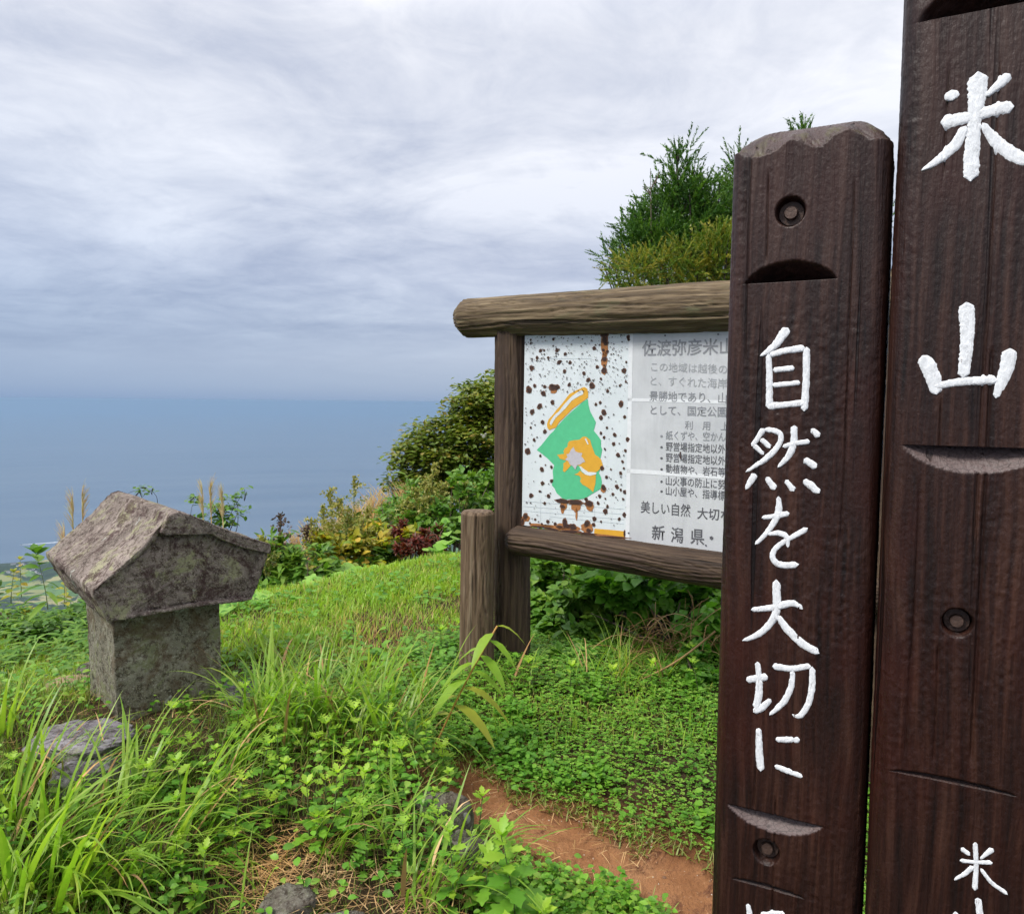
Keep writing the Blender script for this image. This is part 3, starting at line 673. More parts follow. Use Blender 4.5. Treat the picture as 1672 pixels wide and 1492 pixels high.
character(pA, fc1, GZ1, D1, [z2([(360, 925, 18), (368, 985, 38), (350, 1040, 34), (300, 1110, 26), (248, 1160, 20)]), z2([(280, 1030, 22), (350, 1022, 26), (416, 1008, 32)]), z2([(308, 1110, 18), (368, 1103, 30), (405, 1120, 32), (408, 1175, 14)]), z2([(505, 1080, 34), (440, 1118, 26), (370, 1155, 26), (325, 1195, 30), (322, 1240, 32), (370, 1268, 36), (462, 1256, 36)])], 7)
character(pA, fc1, GZ1, D1, [z2([(350, 1330, 36), (352, 1400, 44), (355, 1490, 36), (322, 1550, 34), (262, 1605, 34), (185, 1628, 14)]), z2([(228, 1478, 26), (340, 1468, 34), (440, 1438, 40), (480, 1475, 18)]), z2([(355, 1505, 24), (400, 1570, 42), (470, 1640, 46), (560, 1690, 40)])], 8)
character(pA, fc1, GZ1, D1, [z3([(205, 352, 34), (310, 335, 38)]), z3([(258, 262, 26), (268, 340, 30), (266, 430, 36), (250, 492, 36)]), z3([(240, 508, 30), (285, 485, 34), (325, 445, 22)]), z3([(332, 285, 34), (420, 298, 32), (520, 283, 34)]), z3([(525, 285, 30), (528, 370, 34), (510, 470, 34), (462, 545, 32), (428, 518, 12)]), z3([(432, 305, 26), (426, 390, 32), (385, 465, 34), (318, 522, 16)])], 9)
character(pA, fc1, GZ1, D1, [z3([(265, 585, 24), (268, 690, 32), (276, 795, 36)]), z3([(348, 642, 28), (466, 642, 36)]), z3([(342, 770, 24), (400, 792, 34), (480, 822, 26)])], 10)
character(pA, fc1, GZ1, D1, [z3([(212, 1440, 22), (222, 1500, 30), (222, 1600, 30)]), z3([(275, 1492, 24), (392, 1488, 28)])], 11)

# ------------------------------------------------------------------ notice board
pL = P(858, 547, 3.6); pR = P(1188, 538, 3.06)
br = norm(np.array([pR[0]-pL[0], pR[1]-pL[1], 0])); bn = np.array([br[1], -br[0], 0])      # along the board, outwards
PP0 = pL.copy()
def bp(px, py, off=0.0):
    p0 = PP0+bn*off; return hit(px, py, p0, bn)
board = empty('notice_board', (PP0[0], PP0[1], float(Hz(PP0[0], PP0[1]))), 'log framed notice board with a rusted green and orange map and grey printed notice', 'notice board')
B0 = np.array(board.location)
def log_between(name, p0, p1, r0_, r1_, mat, parent, seed=0, bev=.035, k=110, flat=0.0, step=.012, endcut=True):
    p0, p1 = np.asarray(p0), np.asarray(p1); L = np.linalg.norm(p1-p0)
    zs = np.arange(0, L, step); zs = np.unique(np.concatenate([zs, np.linspace(0, bev, 5), L-np.linspace(0, bev, 5)]))
    th = np.linspace(0, 2*np.pi, k, endpoint=False); T, ZZ = np.meshgrid(th, zs)
    rad = r0_+(r1_-r0_)*ZZ/L
    edge = np.minimum(ZZ, L-ZZ); rad = rad-np.clip(bev-edge, 0, bev)*.75
    g_ = fbm(np.cos(T)*4+seed, np.sin(T)*4, ZZ*1.1+seed, 2)
    wv_ = fbm(ZZ*1.6, np.cos(T)*1.3, seed, 3)
    gr = 1-np.abs(vnoise(T*9+7*wv_, ZZ*.9+seed, seed)); gr2 = 1-np.abs(vnoise(T*16+9*wv_, ZZ*1.6, seed+4.))
    rad = rad+.004*g_-.0075*gr**5-.004*gr2**4+.0015*fbm(T*9, ZZ*9, seed, 2)
    V = np.stack([rad*np.cos(T), rad*np.sin(T), ZZ], -1)
    def cap(ring, z): return [np.stack([ring[:, 0]*s, ring[:, 1]*s, np.full(k, z)+.0025*fbm(ring[:, 0]*s*60, ring[:, 1]*s*60, seed, 2)], -1) for s in (.85, .5, .2, 0)]
    V = np.concatenate([np.array(cap(V[0], 0)[::-1]), V, np.array(cap(V[-1], L))], 0)
    o = grid_mesh(name, V, mat, parent, close_u=True)
    z = norm(p1-p0); x = norm(np.cross([0.1, 0, 1.0] if abs(z[2]) < .9 else [0, 1.0, 0], z)); y = np.cross(z, x)
    o.matrix_local = Matrix([[x[0], y[0], z[0], p0[0]-(B0[0] if parent else 0)], [x[1], y[1], z[1], p0[1]-(B0[1] if parent else 0)], [x[2], y[2], z[2], p0[2]-(B0[2] if parent else 0)], [0, 0, 0, 1]])
    return o
# top beam: through the middles of its two visible ends
tb0 = bp(751, 520, -.01); tb1 = bp(1190, 500, -.01); tbd = norm(tb1-tb0)
rL = np.linalg.norm(bp(800, 485)-bp(800, 551))/2; rR = np.linalg.norm(bp(1185, 456)-bp(1185, 541))/2
Lt = 2.0; log_between('top_beam', tb0, tb0+tbd*Lt, rL, rL+(rR-rL)*Lt/np.linalg.norm(tb1-tb0), M_LOG, board, 3, bev=.05)
lb0 = bp(832, 880, .035); lb1 = bp(1176, 932, .035); lbd = norm(lb1-lb0)
rL = np.linalg.norm(bp(880, 868)-bp(880, 915))/2; rR = np.linalg.norm(bp(1170, 903)-bp(1170, 962))/2
log_between('lower_beam', lb0, lb0+lbd*1.62, rL, rL+(rR-rL)*1.62/np.linalg.norm(lb1-lb0), M_LOGD, board, 8, bev=.035)
ub = bp(836, 1110, -.035); ut = bp(837, 528, -.035); ub = np.array([ub[0], ub[1], B0[2]-.12]); ut = np.array([ut[0], ut[1], ut[2]])
uw = np.linalg.norm(bp(812, 700)-bp(864, 700))/2*.95
log_between('upright', ub, ut, uw*1.04, uw*.98, M_LOGD, board, 12, bev=.012)
ub2 = ub+br*1.66; ut2 = ut+br*1.66; ut2[2] = tb0[2]+tbd[2]*1.6-.06; ub2[2] = float(Hz(ub2[0], ub2[1]))-.12
log_between('upright', ub2, ut2, uw*1.04, uw*.98, M_LOGD, board, 14, bev=.012)
def uvp(px, py):
    p = bp(px, py); return float(np.dot(p-PP0, br)), float(p[2])
def panel_poly(name, pts, mat, lift, parent=None, thick=None):
    """flat print on the panel plane, from photo points"""
    uv = [uvp(*q) for q in pts]; base_ = PP0-B0
    v = [tuple(base_+br*u+bn*lift+np.array([0, 0, z-PP0[2]])) for u, z in uv]; n = len(v)
    import mathutils
    tris = mathutils.geometry.tessellate_polygon([[Vector((u, z, 0)) for u, z in uv]])
    f = [list(t_) for t_ in tris]
    if thick:
        v += [tuple(np.array(p)-bn*thick) for p in v[:n]]
        f += [[i, (i+1) % n, n+(i+1) % n, n+i] for i in range(n)]
    return mesh_obj(name, v, f, mat, parent or board, smooth=False)
pan1 = panel_poly('map_panel', [(857, 547), (1030, 541), (1024, 880), (852, 857)], M_PANEL, 0, thick=.012)
pan2 = panel_poly('text_panel', [(1027.5, 541), (1196, 536.5), (1250, 533), (1250, 918), (1180, 906), (1021.5, 881)], M_PANELG, .0015, thick=.014)
tag(pan1, 'white enamel map panel pitted with rust'); tag(pan2, 'pale grey printed text panel')
z8 = lambda L: [(850+.24142*x, 540+.24129*y) for x, y in L]
panel_poly('map_orange_border', z8([(430, 380), (450, 390), (458, 420), (458, 452), (420, 480), (385, 505), (350, 530), (322, 560), (300, 582), (262, 618), (240, 655), (215, 662), (195, 672), (182, 655), (180, 630), (190, 600), (222, 565), (240, 540), (262, 515), (285, 488), (310, 455), (332, 428), (380, 402)]), M_MAPO, .0015)
panel_poly('map_border_hole', z8([(412, 402), (425, 410), (424, 430), (402, 440), (370, 458), (345, 475), (318, 510), (290, 540), (262, 568), (238, 590), (225, 612), (208, 640), (198, 630), (204, 610), (222, 582), (240, 562), (262, 545), (290, 505), (312, 482), (330, 462), (350, 442), (380, 420)]), M_PANEL, .0023)
panel_poly('map_green_area', z8([(455, 462), (460, 500), (470, 542), (490, 580), (510, 618), (505, 640), (495, 675), (520, 705), (545, 740), (544, 780), (553, 802), (545, 845), (535, 880), (555, 905), (530, 960), (545, 990), (550, 1022), (547, 1065), (520, 1082), (480, 1105), (450, 1125), (420, 1136), (370, 1144), (330, 1138), (290, 1141), (262, 1112), (245, 1098), (230, 1065), (212, 1045), (222, 1000), (218, 950), (228, 908), (180, 860), (150, 835), (110, 806), (140, 775), (170, 738), (200, 700), (222, 680), (262, 630), (300, 590), (350, 542), (395, 505), (425, 480)]), M_MAPG, .0012)
panel_poly('map_orange_area', z8([(330, 747), (365, 740), (400, 737), (415, 722), (432, 715), (450, 720), (472, 738), (480, 770), (492, 802), (505, 838), (525, 850), (545, 870), (552, 890), (558, 912), (540, 935), (520, 952), (490, 962), (460, 958), (435, 940), (420, 940), (400, 915), (372, 905), (350, 900), (325, 930), (300, 956), (288, 948), (292, 915), (290, 898), (312, 880), (290, 872), (268, 866), (258, 850), (247, 838), (270, 836), (296, 832), (292, 815), (300, 796), (318, 785), (322, 760)]), M_MAPO, .0021)
panel_poly('map_orange_area', z8([(365, 972), (388, 962), (405, 945), (425, 965), (460, 975), (485, 968), (510, 966), (510, 1000), (507, 1035), (500, 1062), (492, 1092), (470, 1070), (440, 1050), (420, 1040), (403, 1018), (410, 998), (398, 980)]), M_MAPO, .0021)
panel_poly('map_lilac_area', z8([(360, 785), (372, 815), (388, 822), (420, 828), (412, 850), (425, 862), (440, 885), (420, 892), (405, 905), (385, 908), (372, 940), (355, 915), (335, 905), (325, 880), (302, 872), (320, 855), (312, 835), (330, 832), (342, 805)]), M_MAPL, .0029)
panel_poly('map_white_line', z8([(398, 915), (412, 918), (430, 935), (460, 955), (515, 958), (515, 970), (470, 980), (440, 972), (415, 950)]), M_PANEL, .0029)
panel_poly('map_white_line', z8([(436, 730), (446, 728), (462, 768), (454, 768)]), M_PANEL, .0029)
panel_poly('map_orange_strip', z8([(500, 1338), (600, 1345), (708, 1356), (704, 1394), (600, 1382), (498, 1370)]), M_MAPO, .0012)
for seg in [((20, 1150), (700, 1205)), ((20, 1185), (700, 1240)), ((20, 1215), (700, 1275)), ((200, 1255), (700, 1305)), ((135, 1135), (135, 1290)), ((500, 1165), (500, 1320)), ((200, 188), (480, 186))]:
    (xa, ya), (xb, yb) = seg; dx, dy = (0, 2.2) if abs(xb-xa) > abs(yb-ya) else (2.2, 0)
    panel_poly('map_thin_line', z8([(xa, ya), (xb, yb), (xb+dx, yb+dy), (xa+dx, ya+dy)]), M_LINE, .0012)
# rust pits and stains
def spots(name, items, mat, lift):
    v = []; f = []; base_ = PP0-B0; rg = np.random.default_rng(len(items))
    for (px, py, rx, ry, an) in items:
        u, z = uvp(px, py); u1, _ = uvp(px+1, py); sc = u1-u; n = 14 if rx > .9 else 8; b0 = len(v)
        _, z1 = uvp(px, py-1); sz = z1-z
        v.append(tuple(base_+br*u+bn*lift+np.array([0, 0, z-PP0[2]])))
        for i in range(n):
            a = 2*math.pi*i/n; k = 1+.2*rg.uniform(-1, 1); xx = rx*math.cos(a)*k; yy = ry*math.sin(a)*k
            X_, Y_ = xx*math.cos(an)-yy*math.sin(an), xx*math.sin(an)+yy*math.cos(an)
            v.append(tuple(base_+br*(u+X_*sc)+bn*lift+np.array([0, 0, z+Y_*sz-PP0[2]])))
        f += [[b0, b0+1+i, b0+1+(i+1) % n] for i in range(n)]
    return tag(mesh_obj(name, v, f, mat, board, smooth=False), kind='stuff')
BIG = [(135, 135, 9), (160, 132, 6), (247, 132, 10), (302, 157, 9), (113, 183, 9), (188, 182, 7), (70, 62, 5), (222, 58, 8), (500, 118, 10), (75, 252, 13), (262, 212, 12), (335, 215, 9), (298, 275, 10), (430, 288, 10), (458, 333, 12), (330, 365, 10), (485, 372, 18), (58, 400, 18), (96, 372, 10), (165, 378, 9), (155, 424, 14), (130, 510, 15), (215, 485, 12), (80, 548, 14), (150, 618, 11), (165, 682, 11), (70, 655, 6), (93, 738, 9), (50, 815, 17), (135, 845, 7), (145, 937, 12), (170, 908, 4), (210, 922, 8), (150, 1030, 11), (212, 1015, 10), (72, 1112, 13), (190, 1117, 11), (165, 1166, 8), (130, 1085, 6), (565, 552, 16), (545, 588, 12), (510, 498, 8), (540, 485, 8), (590, 408, 9), (545, 325, 7), (680, 495, 16), (700, 270, 14), (520, 245, 10), (716, 212, 6), (713, 345, 6), (672, 372, 6), (705, 582, 9), (585, 655, 7), (545, 692, 8), (565, 722, 8), (637, 704, 11), (630, 764, 10), (573, 802, 6), (660, 840, 12), (710, 810, 8), (690, 885, 8), (552, 928, 12), (612, 937, 5), (678, 962, 9), (700, 930, 6), (582, 990, 9), (562, 1060, 16), (652, 1055, 12), (678, 1075, 7), (705, 1090, 11), (625, 1105, 8), (536, 1118, 10), (575, 1135, 5), (695, 1138, 7), (525, 1165, 9), (590, 1188, 8), (575, 1222, 14), (703, 1243, 12), (668, 1272, 9), (545, 1290, 6), (185, 1290, 10), (235, 1305, 9), (100, 1275, 6), (145, 1305, 6), (65, 1300, 5), (35, 1255, 17), (500, 1272, 13), (495, 1310, 10), (450, 1305, 19), (725, 735, 12), (730, 45, 12), (732, 60, 9)]
items = [(850+.2414*x, 540+.2413*y, .2414*r_*.8, .2414*r_, random.uniform(-.5, .5)) for x, y, r_ in BIG]
rg = np.random.default_rng(3)
GREENP = z8([(455, 440), (560, 700), (560, 1000), (540, 1120), (300, 1150), (200, 1050), (100, 810), (180, 640), (330, 420)])
small = []
while len(small) < 620:
    x = rg.uniform(15, 725); y = rg.uniform(18, 1340)**1.0
    if rg.uniform() < .55: y = rg.uniform(18, 430)
    q = (850+.2414*x, 540+.2413*y)
    if bool(inpoly(np.array(q[0]), np.array(q[1]), GREENP)): continue
    if q[0] < 857.5 or q[1] > 857+(q[0]-852)*.13-2: continue
    s = .45+.95*rg.uniform()**2.2; small.append((*q, s*1.15, s*.75, .5))
TOP = [(568, 20, 22, 20), (570, 60, 14, 22), (580, 88, 12, 10), (560, 130, 8, 8), (588, 140, 7, 8), (568, 192, 15, 13), (566, 268, 14, 16), (225, 385, 30, 14), (250, 378, 14, 10), (215, 372, 12, 9), (285, 1152, 40, 13), (370, 1160, 42, 14), (465, 1168, 24, 18), (445, 1140, 9, 10), (285, 1188, 15, 9), (300, 1300, 12, 30), (355, 1325, 22, 18), (318, 1320, 14, 12), (265, 1325, 20, 8), (15, 1290, 8, 20), (462, 1350, 14, 12), (705, 1370, 5, 18), (120, 1325, 50, 5), (210, 1340, 50, 6), (330, 1358, 60, 8), (450, 1372, 50, 6), (600, 1395, 110, 5)]
items += [(850+.2414*x, 540+.2413*y, .2414*a, .2414*b_, random.uniform(-.1, .1)) for x, y, a, b_ in TOP]
halo = [(568, 90, 24, 90), (566, 200, 20, 60), (566, 275, 18, 24), (225, 400, 26, 26), (290, 1185, 22, 30), (375, 1190, 30, 40), (380, 1235, 8, 45), (470, 1192, 24, 30), (285, 1205, 12, 30), (330, 1330, 90, 24), (450, 1335, 46, 34), (560, 1070, 16, 28), (35, 1265, 26, 26), (140, 1318, 90, 12), (230, 1330, 90, 14), (18, 1290, 12, 26), (706, 1375, 8, 24), (600, 1390, 120, 9)]
spots('rust_stain', [(850+.2414*x, 540+.2413*y, .2414*a, .2414*b_, 0) for x, y, a, b_ in halo], M_RUSTL, .0014)
spots('rust_rim', [(a_, b_, c_*1.3+.2, d_*1.3+.2, e_) for a_, b_, c_, d_, e_ in items], simple('rust_rim', (.20, .085, .04), .8, 0, .5, 300), .0024)
spots('rust_pits', items+small, M_RUST, .0034)
# grey panel: pale seams
for (a, b_, c_, d__) in [((1025, 650), (1250, 655), (1250, 661), (1025, 655)), ((1024, 765), (1250, 780), (1250, 787), (1024, 772)), ((1027.5, 541), (1034, 541), (1028, 881.5), (1021.5, 881))]:
    panel_poly('pale_seam', [a, b_, c_, d__], M_TAPE, .0023)
panel_poly('paint_chip', [(1110, 738), (1112.5, 737), (1112, 742), (1114, 748), (1111, 750), (1109.5, 744)], M_RUST, .0025)
for q in [(1086.5, 548), (1173, 546), (945, 551), (1027, 870), (1153, 890)]:
    spots('screw_hole', [(q[0], q[1], 1.5, 1.5, 0)], M_INK, .0036)
# printed notice
def text_line(body, pl, pr_, hpx, mat, weight=0.0):
    """pl, pr_: photo positions of the line's lower left and lower right; hpx the glyph height there"""
    cu = bpy.data.curves.new('tmp', 'FONT'); cu.body = body; cu.resolution_u = 3; cu.offset = weight
    o = bpy.data.objects.new('tmp', cu); COL.objects.link(o); bpy.context.view_layer.update()
    me = bpy.data.meshes.new_from_object(o.evaluated_get(bpy.context.evaluated_depsgraph_get()))
    bpy.data.objects.remove(o); bpy.data.curves.remove(cu)
    me.name = 'printed_text'; n = len(me.vertices); co = np.zeros(n*3, np.float32); me.vertices.foreach_get('co', co); co = co.reshape(-1, 3)
    x0, x1 = co[:, 0].min(), co[:, 0].max(); y0, y1 = co[:, 1].min(), co[:, 1].max()
    A = bp(*pl, .0028); Bp = bp(*pr_, .0028); hu = np.linalg.norm(bp(pl[0], pl[1]-hpx, .0028)-A)
    s = (co[:, 0]-x0)/(x1-x0); tt = (co[:, 1]-y0)/(y1-y0)
    V = A[None]+(Bp-A)[None]*s[:, None]+np.array([0, 0, hu])[None]*tt[:, None]-B0[None]
    me.vertices.foreach_set('co', V.astype(np.float32).ravel()); me.materials.clear(); me.materials.append(mat); me.update()
    ob = bpy.data.objects.new('printed_text', me); COL.objects.link(ob); ob.parent = board; return ob
text_line('佐渡弥彦米山', (1048, 582), (1197, 579), 26, M_INKF, .012)
text_line('この地域は越後の', (1063, 606), (1187, 611), 15, M_INKVF)
text_line('と、すぐれた海岸', (1062, 629), (1187, 635), 16, M_INKVF)
text_line('景勝地であり、山', (1060, 655), (1186, 659), 17, M_INKF, .006)
text_line('として、国定公園', (1062, 677), (1186, 681), 16, M_INKF, .008)
text_line('利　用　上', (1118, 701), (1190, 703), 14, M_INKF)
for i, (s_, mt) in enumerate([('紙くずや、空かん', M_INKF), ('野営場指定地以外', M_INK), ('野営場指定地以外', M_INK), ('動植物や、岩石等', M_INK), ('山火事の防止に努', M_INK), ('山小屋や、指導標', M_INK)]):
    y0 = [718, 736, 754, 772, 792, 808][i]; text_line('・', (1078, y0-4+.2), (1082, y0-4), 4, mt)
    text_line(s_, (1087, y0), (1184, y0+[3, 5, 6, 7, 7, 9][i]), 15, mt, .003)
text_line('美しい自然', (1046, 837), (1127, 844), 20, M_INK, .006); text_line('大切な', (1138, 847), (1193, 851), 19, M_INK, .01)
text_line('新', (1064, 881), (1085, 882), 24, M_INK, .01); text_line('潟', (1095, 885), (1115, 887), 25, M_INK, .01); text_line('県', (1127, 888), (1150, 890), 25, M_INK, .01)
spots('printed_dot', [(1162, 878, 3.0, 3.0, 0)], M_INK, .003)
# short stake before the board
sb = P(778, 1090, 3.52); stp = P(779, 834, 3.52); sb = np.array([sb[0], sb[1], float(Hz(sb[0], sb[1]))-.1]); stp = np.array([sb[0]+.004, sb[1], stp[2]])
stk = log_between('wooden_stake', sb, stp, .084, .080, M_STAKE, None, 21, bev=.012)
tag(stk, 'short round grey-brown stake standing left of the notice board upright', 'stake')
v = []; f = []
lc = simple('pale_lichen', (.42, .42, .34), .9, 0, .4, 120, .6)
for (px, py, rr_) in ((797, 846, .020), (790, 841, .012), (803, 838, .012)):
    p = P(px, py, 3.44); b0 = len(v); v.append(tuple(p)); n = 12
    for i in range(n):
        a = 2*math.pi*i/n; k = rr_*random.uniform(.7, 1.1); v.append((p[0]+k*math.cos(a), p[1]+.004+.25*abs(k*math.cos(a)), p[2]+k*1.0*math.sin(a)))
    f += [[b0, b0+1+i, b0+1+(i+1) % n] for i in range(n)]
li = mesh_obj('lichen_patch', v, f, lc); li.parent = stk; li.matrix_parent_inverse = stk.matrix_local.inverted()

# ------------------------------------------------------------------ stone shrine
TL = P(152, 969, 2.6); TRt = P(434, 900, 3.0)
sr = norm(np.array([TRt[0]-TL[0], TRt[1]-TL[1], 0])); sq = np.array([-sr[1], sr[0], 0])     # across the gable, back along the ridge
SW = float(np.dot(TRt-TL, sr))
zAp = P(287, 843, 2.8)[2]; zTL = TL[2]; zTR = P(434, 893, 3.0)[2]; zB = P(300, 993, 2.8)[2]-.005
shrine = empty('stone_shrine', (TL[0]+sr[0]*.3, TL[1]+sr[1]*.3, float(P(200, 1190, 2.72)[2])), 'small weathered stone wayside shrine with gabled lichened roof in the grass', 'shrine')
SB = np.array(shrine.location)
def resample(pts, n):
    p = np.array(pts+[pts[0]], float); s = np.concatenate([[0], np.cumsum(np.hypot(*np.diff(p, axis=0).T))]); ss = np.linspace(0, s[-1], n, endpoint=False)
    return np.stack([np.interp(ss, s, p[:, 0]), np.interp(ss, s, p[:, 1])], 1)
def stone_block(name, outline, q0, q1, origin, mat, seed, nring=70, nper=240, amp=.008, lip=None, taper=None, pit=.004):
    """closed outline in (across, z), pushed back along sq; caps are concentric rings"""
    o2 = resample(outline, nper); cen = np.array([(o2[:, 0].min()+o2[:, 0].max())/2, o2[:, 1].mean()])
    rings = []
    for s in (0, .12, .25, .4, .55, .7, .8, .88) + ((.90, .93, .97, .995) if lip else (.93, .97, .995)):
        rg_ = cen+(o2-cen)*s; q = q0+(lip if (lip and s <= .90) else 0.0); rings.append((rg_, q))
    for q in np.linspace(q0, q1, nring): rings.append((o2, q))
    for s in (.99, .9, .7, .4, 0): rings.append((cen+(o2-cen)*s, q1))
    V = []
    for o_, q in rings:
        if taper: k = taper((q-q0)/(q1-q0)); oo = cen+(o_-cen)*np.array([k, 1])
        else: oo = o_
        V.append(origin[None]+sr[None]*oo[:, :1]+sq[None]*q+np.array([0, 0, 1.0])[None]*oo[:, 1:2])
    V = np.array(V)
    # erode: rounded edges come from the noise along approximate normals
    nrm = np.zeros_like(V); du = np.roll(V, -1, 1)-np.roll(V, 1, 1); dv = np.gradient(V, axis=0); nrm = norm(np.cross(dv, du))
    e = amp*1.3*fbm(V[..., 0]*3.2+seed, V[..., 1]*3.2, V[..., 2]*3.2, 2)+amp*fbm(V[..., 0]*9+seed, V[..., 1]*9, V[..., 2]*9, 4)+pit*1.5*fbm(V[..., 0]*48+seed, V[..., 1]*48, V[..., 2]*48, 3)
    V = V-nrm*e[..., None]
    o = grid_mesh(name, V-SB[None, None], mat, shrine, close_u=True); return o
org = np.array([TL[0], TL[1], 0.0]); apu = SW*.44
# roof slab line (upper) and pediment below, one carved stone
out = [(0, zTL+.012), (.0, zTL-.012), (.045, zB), (SW*.5, zB+.006), (SW-.06, zB-.002), (SW-.018, zB+.10), (SW, zTR-.035), (SW+.006, zTR+.004), (SW*.83, zTR+.047), (SW*.68, zAp-.062), (apu+.06, zAp-.014), (apu+.01, zAp+.006), (apu-.03, zAp-.005), (apu*.62, zAp-.092), (apu*.3, zTL+.075)]
roof = stone_block('roof', out, 0, .86, org, M_STROOF, 2, lip=.014, amp=.010)
# slab line carved along the right verge
lipo = [(apu-.02, zAp+.012), (apu+.012, zAp+.02), (apu+.07, zAp-.004), (SW*.70, zAp-.052), (SW*.84, zTR+.056), (SW+.012, zTR+.012), (SW+.010, zTR-.024), (SW*.84, zTR+.014), (SW*.70, zAp-.092), (apu+.10, zAp-.048), (apu+.05, zAp-.036), (apu, zAp-.045), (apu-.03, zAp-.06), (apu-.05, zAp-.05)]
stone_block('roof_edge', lipo, -.016, .84, org, M_STROOF, 9, nring=60, nper=150, amp=.005, pit=.003)
# body
zG = SB[2]-.05; bo = [(.085, zG), (SW-.150, zG+.0), (SW-.158, zB+.02), (.078, zB+.02)]
stone_block('body', bo, .085, .52, org, M_STBODY, 5, amp=.006, nring=40, pit=.003)
# pale lichen patch
pl_ = P(343, 1029, 2.93)

def rock(name, c, rx, ry, rz, mat, label, seed, rotz=0, flat=1.0, cat='stone', n=46):
    th = np.linspace(0, np.pi, n); ph = np.linspace(0, 2*np.pi, n*2, endpoint=False); PH, TH = np.meshgrid(ph, th)
    x, y, z = np.sin(TH)*np.cos(PH), np.sin(TH)*np.sin(PH), np.cos(TH)
    x = np.sign(x)*np.abs(x)**.75; y = np.sign(y)*np.abs(y)**.75; z = np.sign(z)*np.abs(z)**(.6*flat)
    k = 1+.30*fbm(x*1.6+seed, y*1.6, z*1.6, 3)-.10*np.abs(fbm(x*4+seed, y*4, z*4, 3))+.05*fbm(x*11+seed, y*11, z*11, 3)
    V = np.stack([x*k*rx, y*k*ry, z*k*rz], -1)
    o = grid_mesh(name, V, mat, close_u=True); o.location = c; o.rotation_euler = (0, 0, rotz); return tag(o, label, cat)
def onG(px, py): p = G(px, py); return p
p = P(115, 1180, 2.55); rock('flat_stone', (p[0]+.04, p[1], p[2]-.06), .17, .13, .032, M_STSLAB, 'flat purple-grey stone lying left of the shrine foot', 3, -.3, .7)
p = P(150, 1245, 2.42); rock('flat_stone', (p[0]-.02, p[1], p[2]-.06), .10, .08, .07, M_STSLAB, 'purple-grey stone below the shrine, under long grass', 13, .5)
p = P(255, 1225, 2.62); rock('flat_stone', (p[0], p[1], p[2]-.05), .26, .16, .06, M_STBODY, 'brown footing stone directly under the shrine body', 5, .7)
p = P(398, 1120, 2.95); rock('flat_stone', (p[0], p[1], p[2]-.05), .09, .11, .06, M_STSLAB, 'small purple-grey stone at the right of the shrine foot', 8, .4)
p = P(115, 1110, 3.25); rock('flat_stone', (p[0], p[1], p[2]-.03), .10, .08, .04, simple('sandy_stone', (.36, .24, .15), .9, 0, .4, 40, .6), 'low sandy brown stone in the grass behind the shrine', 18, 0)
for i, (px, py, yy, rx, ry, rz, lab) in enumerate([(545, 1462, 1.86, .075, .06, .05, 'pale lichened rock at the bottom edge among straw'), (470, 1418, 1.95, .07, .06, .04, 'brown rock half buried in dry straw'), (720, 1345, 2.35, .06, .10, .10, 'dark rock in the bank beside the dirt path'), (755, 1410, 2.18, .05, .07, .09, 'dark rock lower in the bank beside the path'), (150, 1052, 3.5, .08, .06, .05, 'grey stone left of the shrine wall')]):
    p = P(px, py, yy); rock('rock', (p[0], p[1], min(p[2], float(Hz(p[0], p[1]))+.02)), rx, ry, rz, M_ROCK, lab, 20+i, i*.7, 1, 'rock', 30)
# scrap of white paper
p = P(474, 1416, 1.93); v = [(-.006, 0, -.002), (.004, .004, -.006), (.008, .002, .004), (-.001, -.003, .012), (-.007, .001, .006)]
pz = float(Hz(p[0], p[1]))+.035
sc = mesh_obj('paper_scrap', [*v, (-.004, .002, -.008), (.006, .002, -.014), (.001, -.003, -.02)], [[0, 1, 2, 3, 4], [5, 6, 7]], simple('white_paper', (.85, .87, .9), .6), loc=(p[0], p[1], pz), smooth=False)
sc.modifiers.new('s', 'SOLIDIFY').thickness = .001
tag(sc, 'small torn scrap of white paper lying on dry straw', 'litter')

# ------------------------------------------------------------------ ground plants
def patch(n, xr, yr, dens=None):
    x = rng.uniform(*xr, n); y = rng.uniform(*yr, n)
    if dens is not None: k = rng.uniform(size=n) < dens(x, y); x, y = x[k], y[k]
    return x, y
def ridge(x): return np.interp(x, RX, RY)
PXY = lambda x, y: (lambda v: (W_/2+F*(v@RT)/(v@fw), H_/2-F*(v@UP)/(v@fw)))(np.stack([x, y, Hz(x, y)], -1)-CAM)
def bankf(x, y): return sst((np.interp(y, [0, 1.5, 2.2, 2.75, 3.2], [.5, .27, .02, -.22, -.5])-x)/.2)
def inshrine(x, y):
    a = (x-TL[0])*sr[0]+(y-TL[1])*sr[1]; q = (x-TL[0])*sq[0]+(y-TL[1])*sq[1]; return (a > .06) & (a < SW-.13) & (q > .07) & (q < .55)
def strawspot(x, y):
    px, py = PXY(x, y); return np.maximum(np.exp(-(((px-480)/95)**2+((py-1440)/62)**2)), .8*np.exp(-(((px-700)/60)**2+((py-1455)/45)**2)))
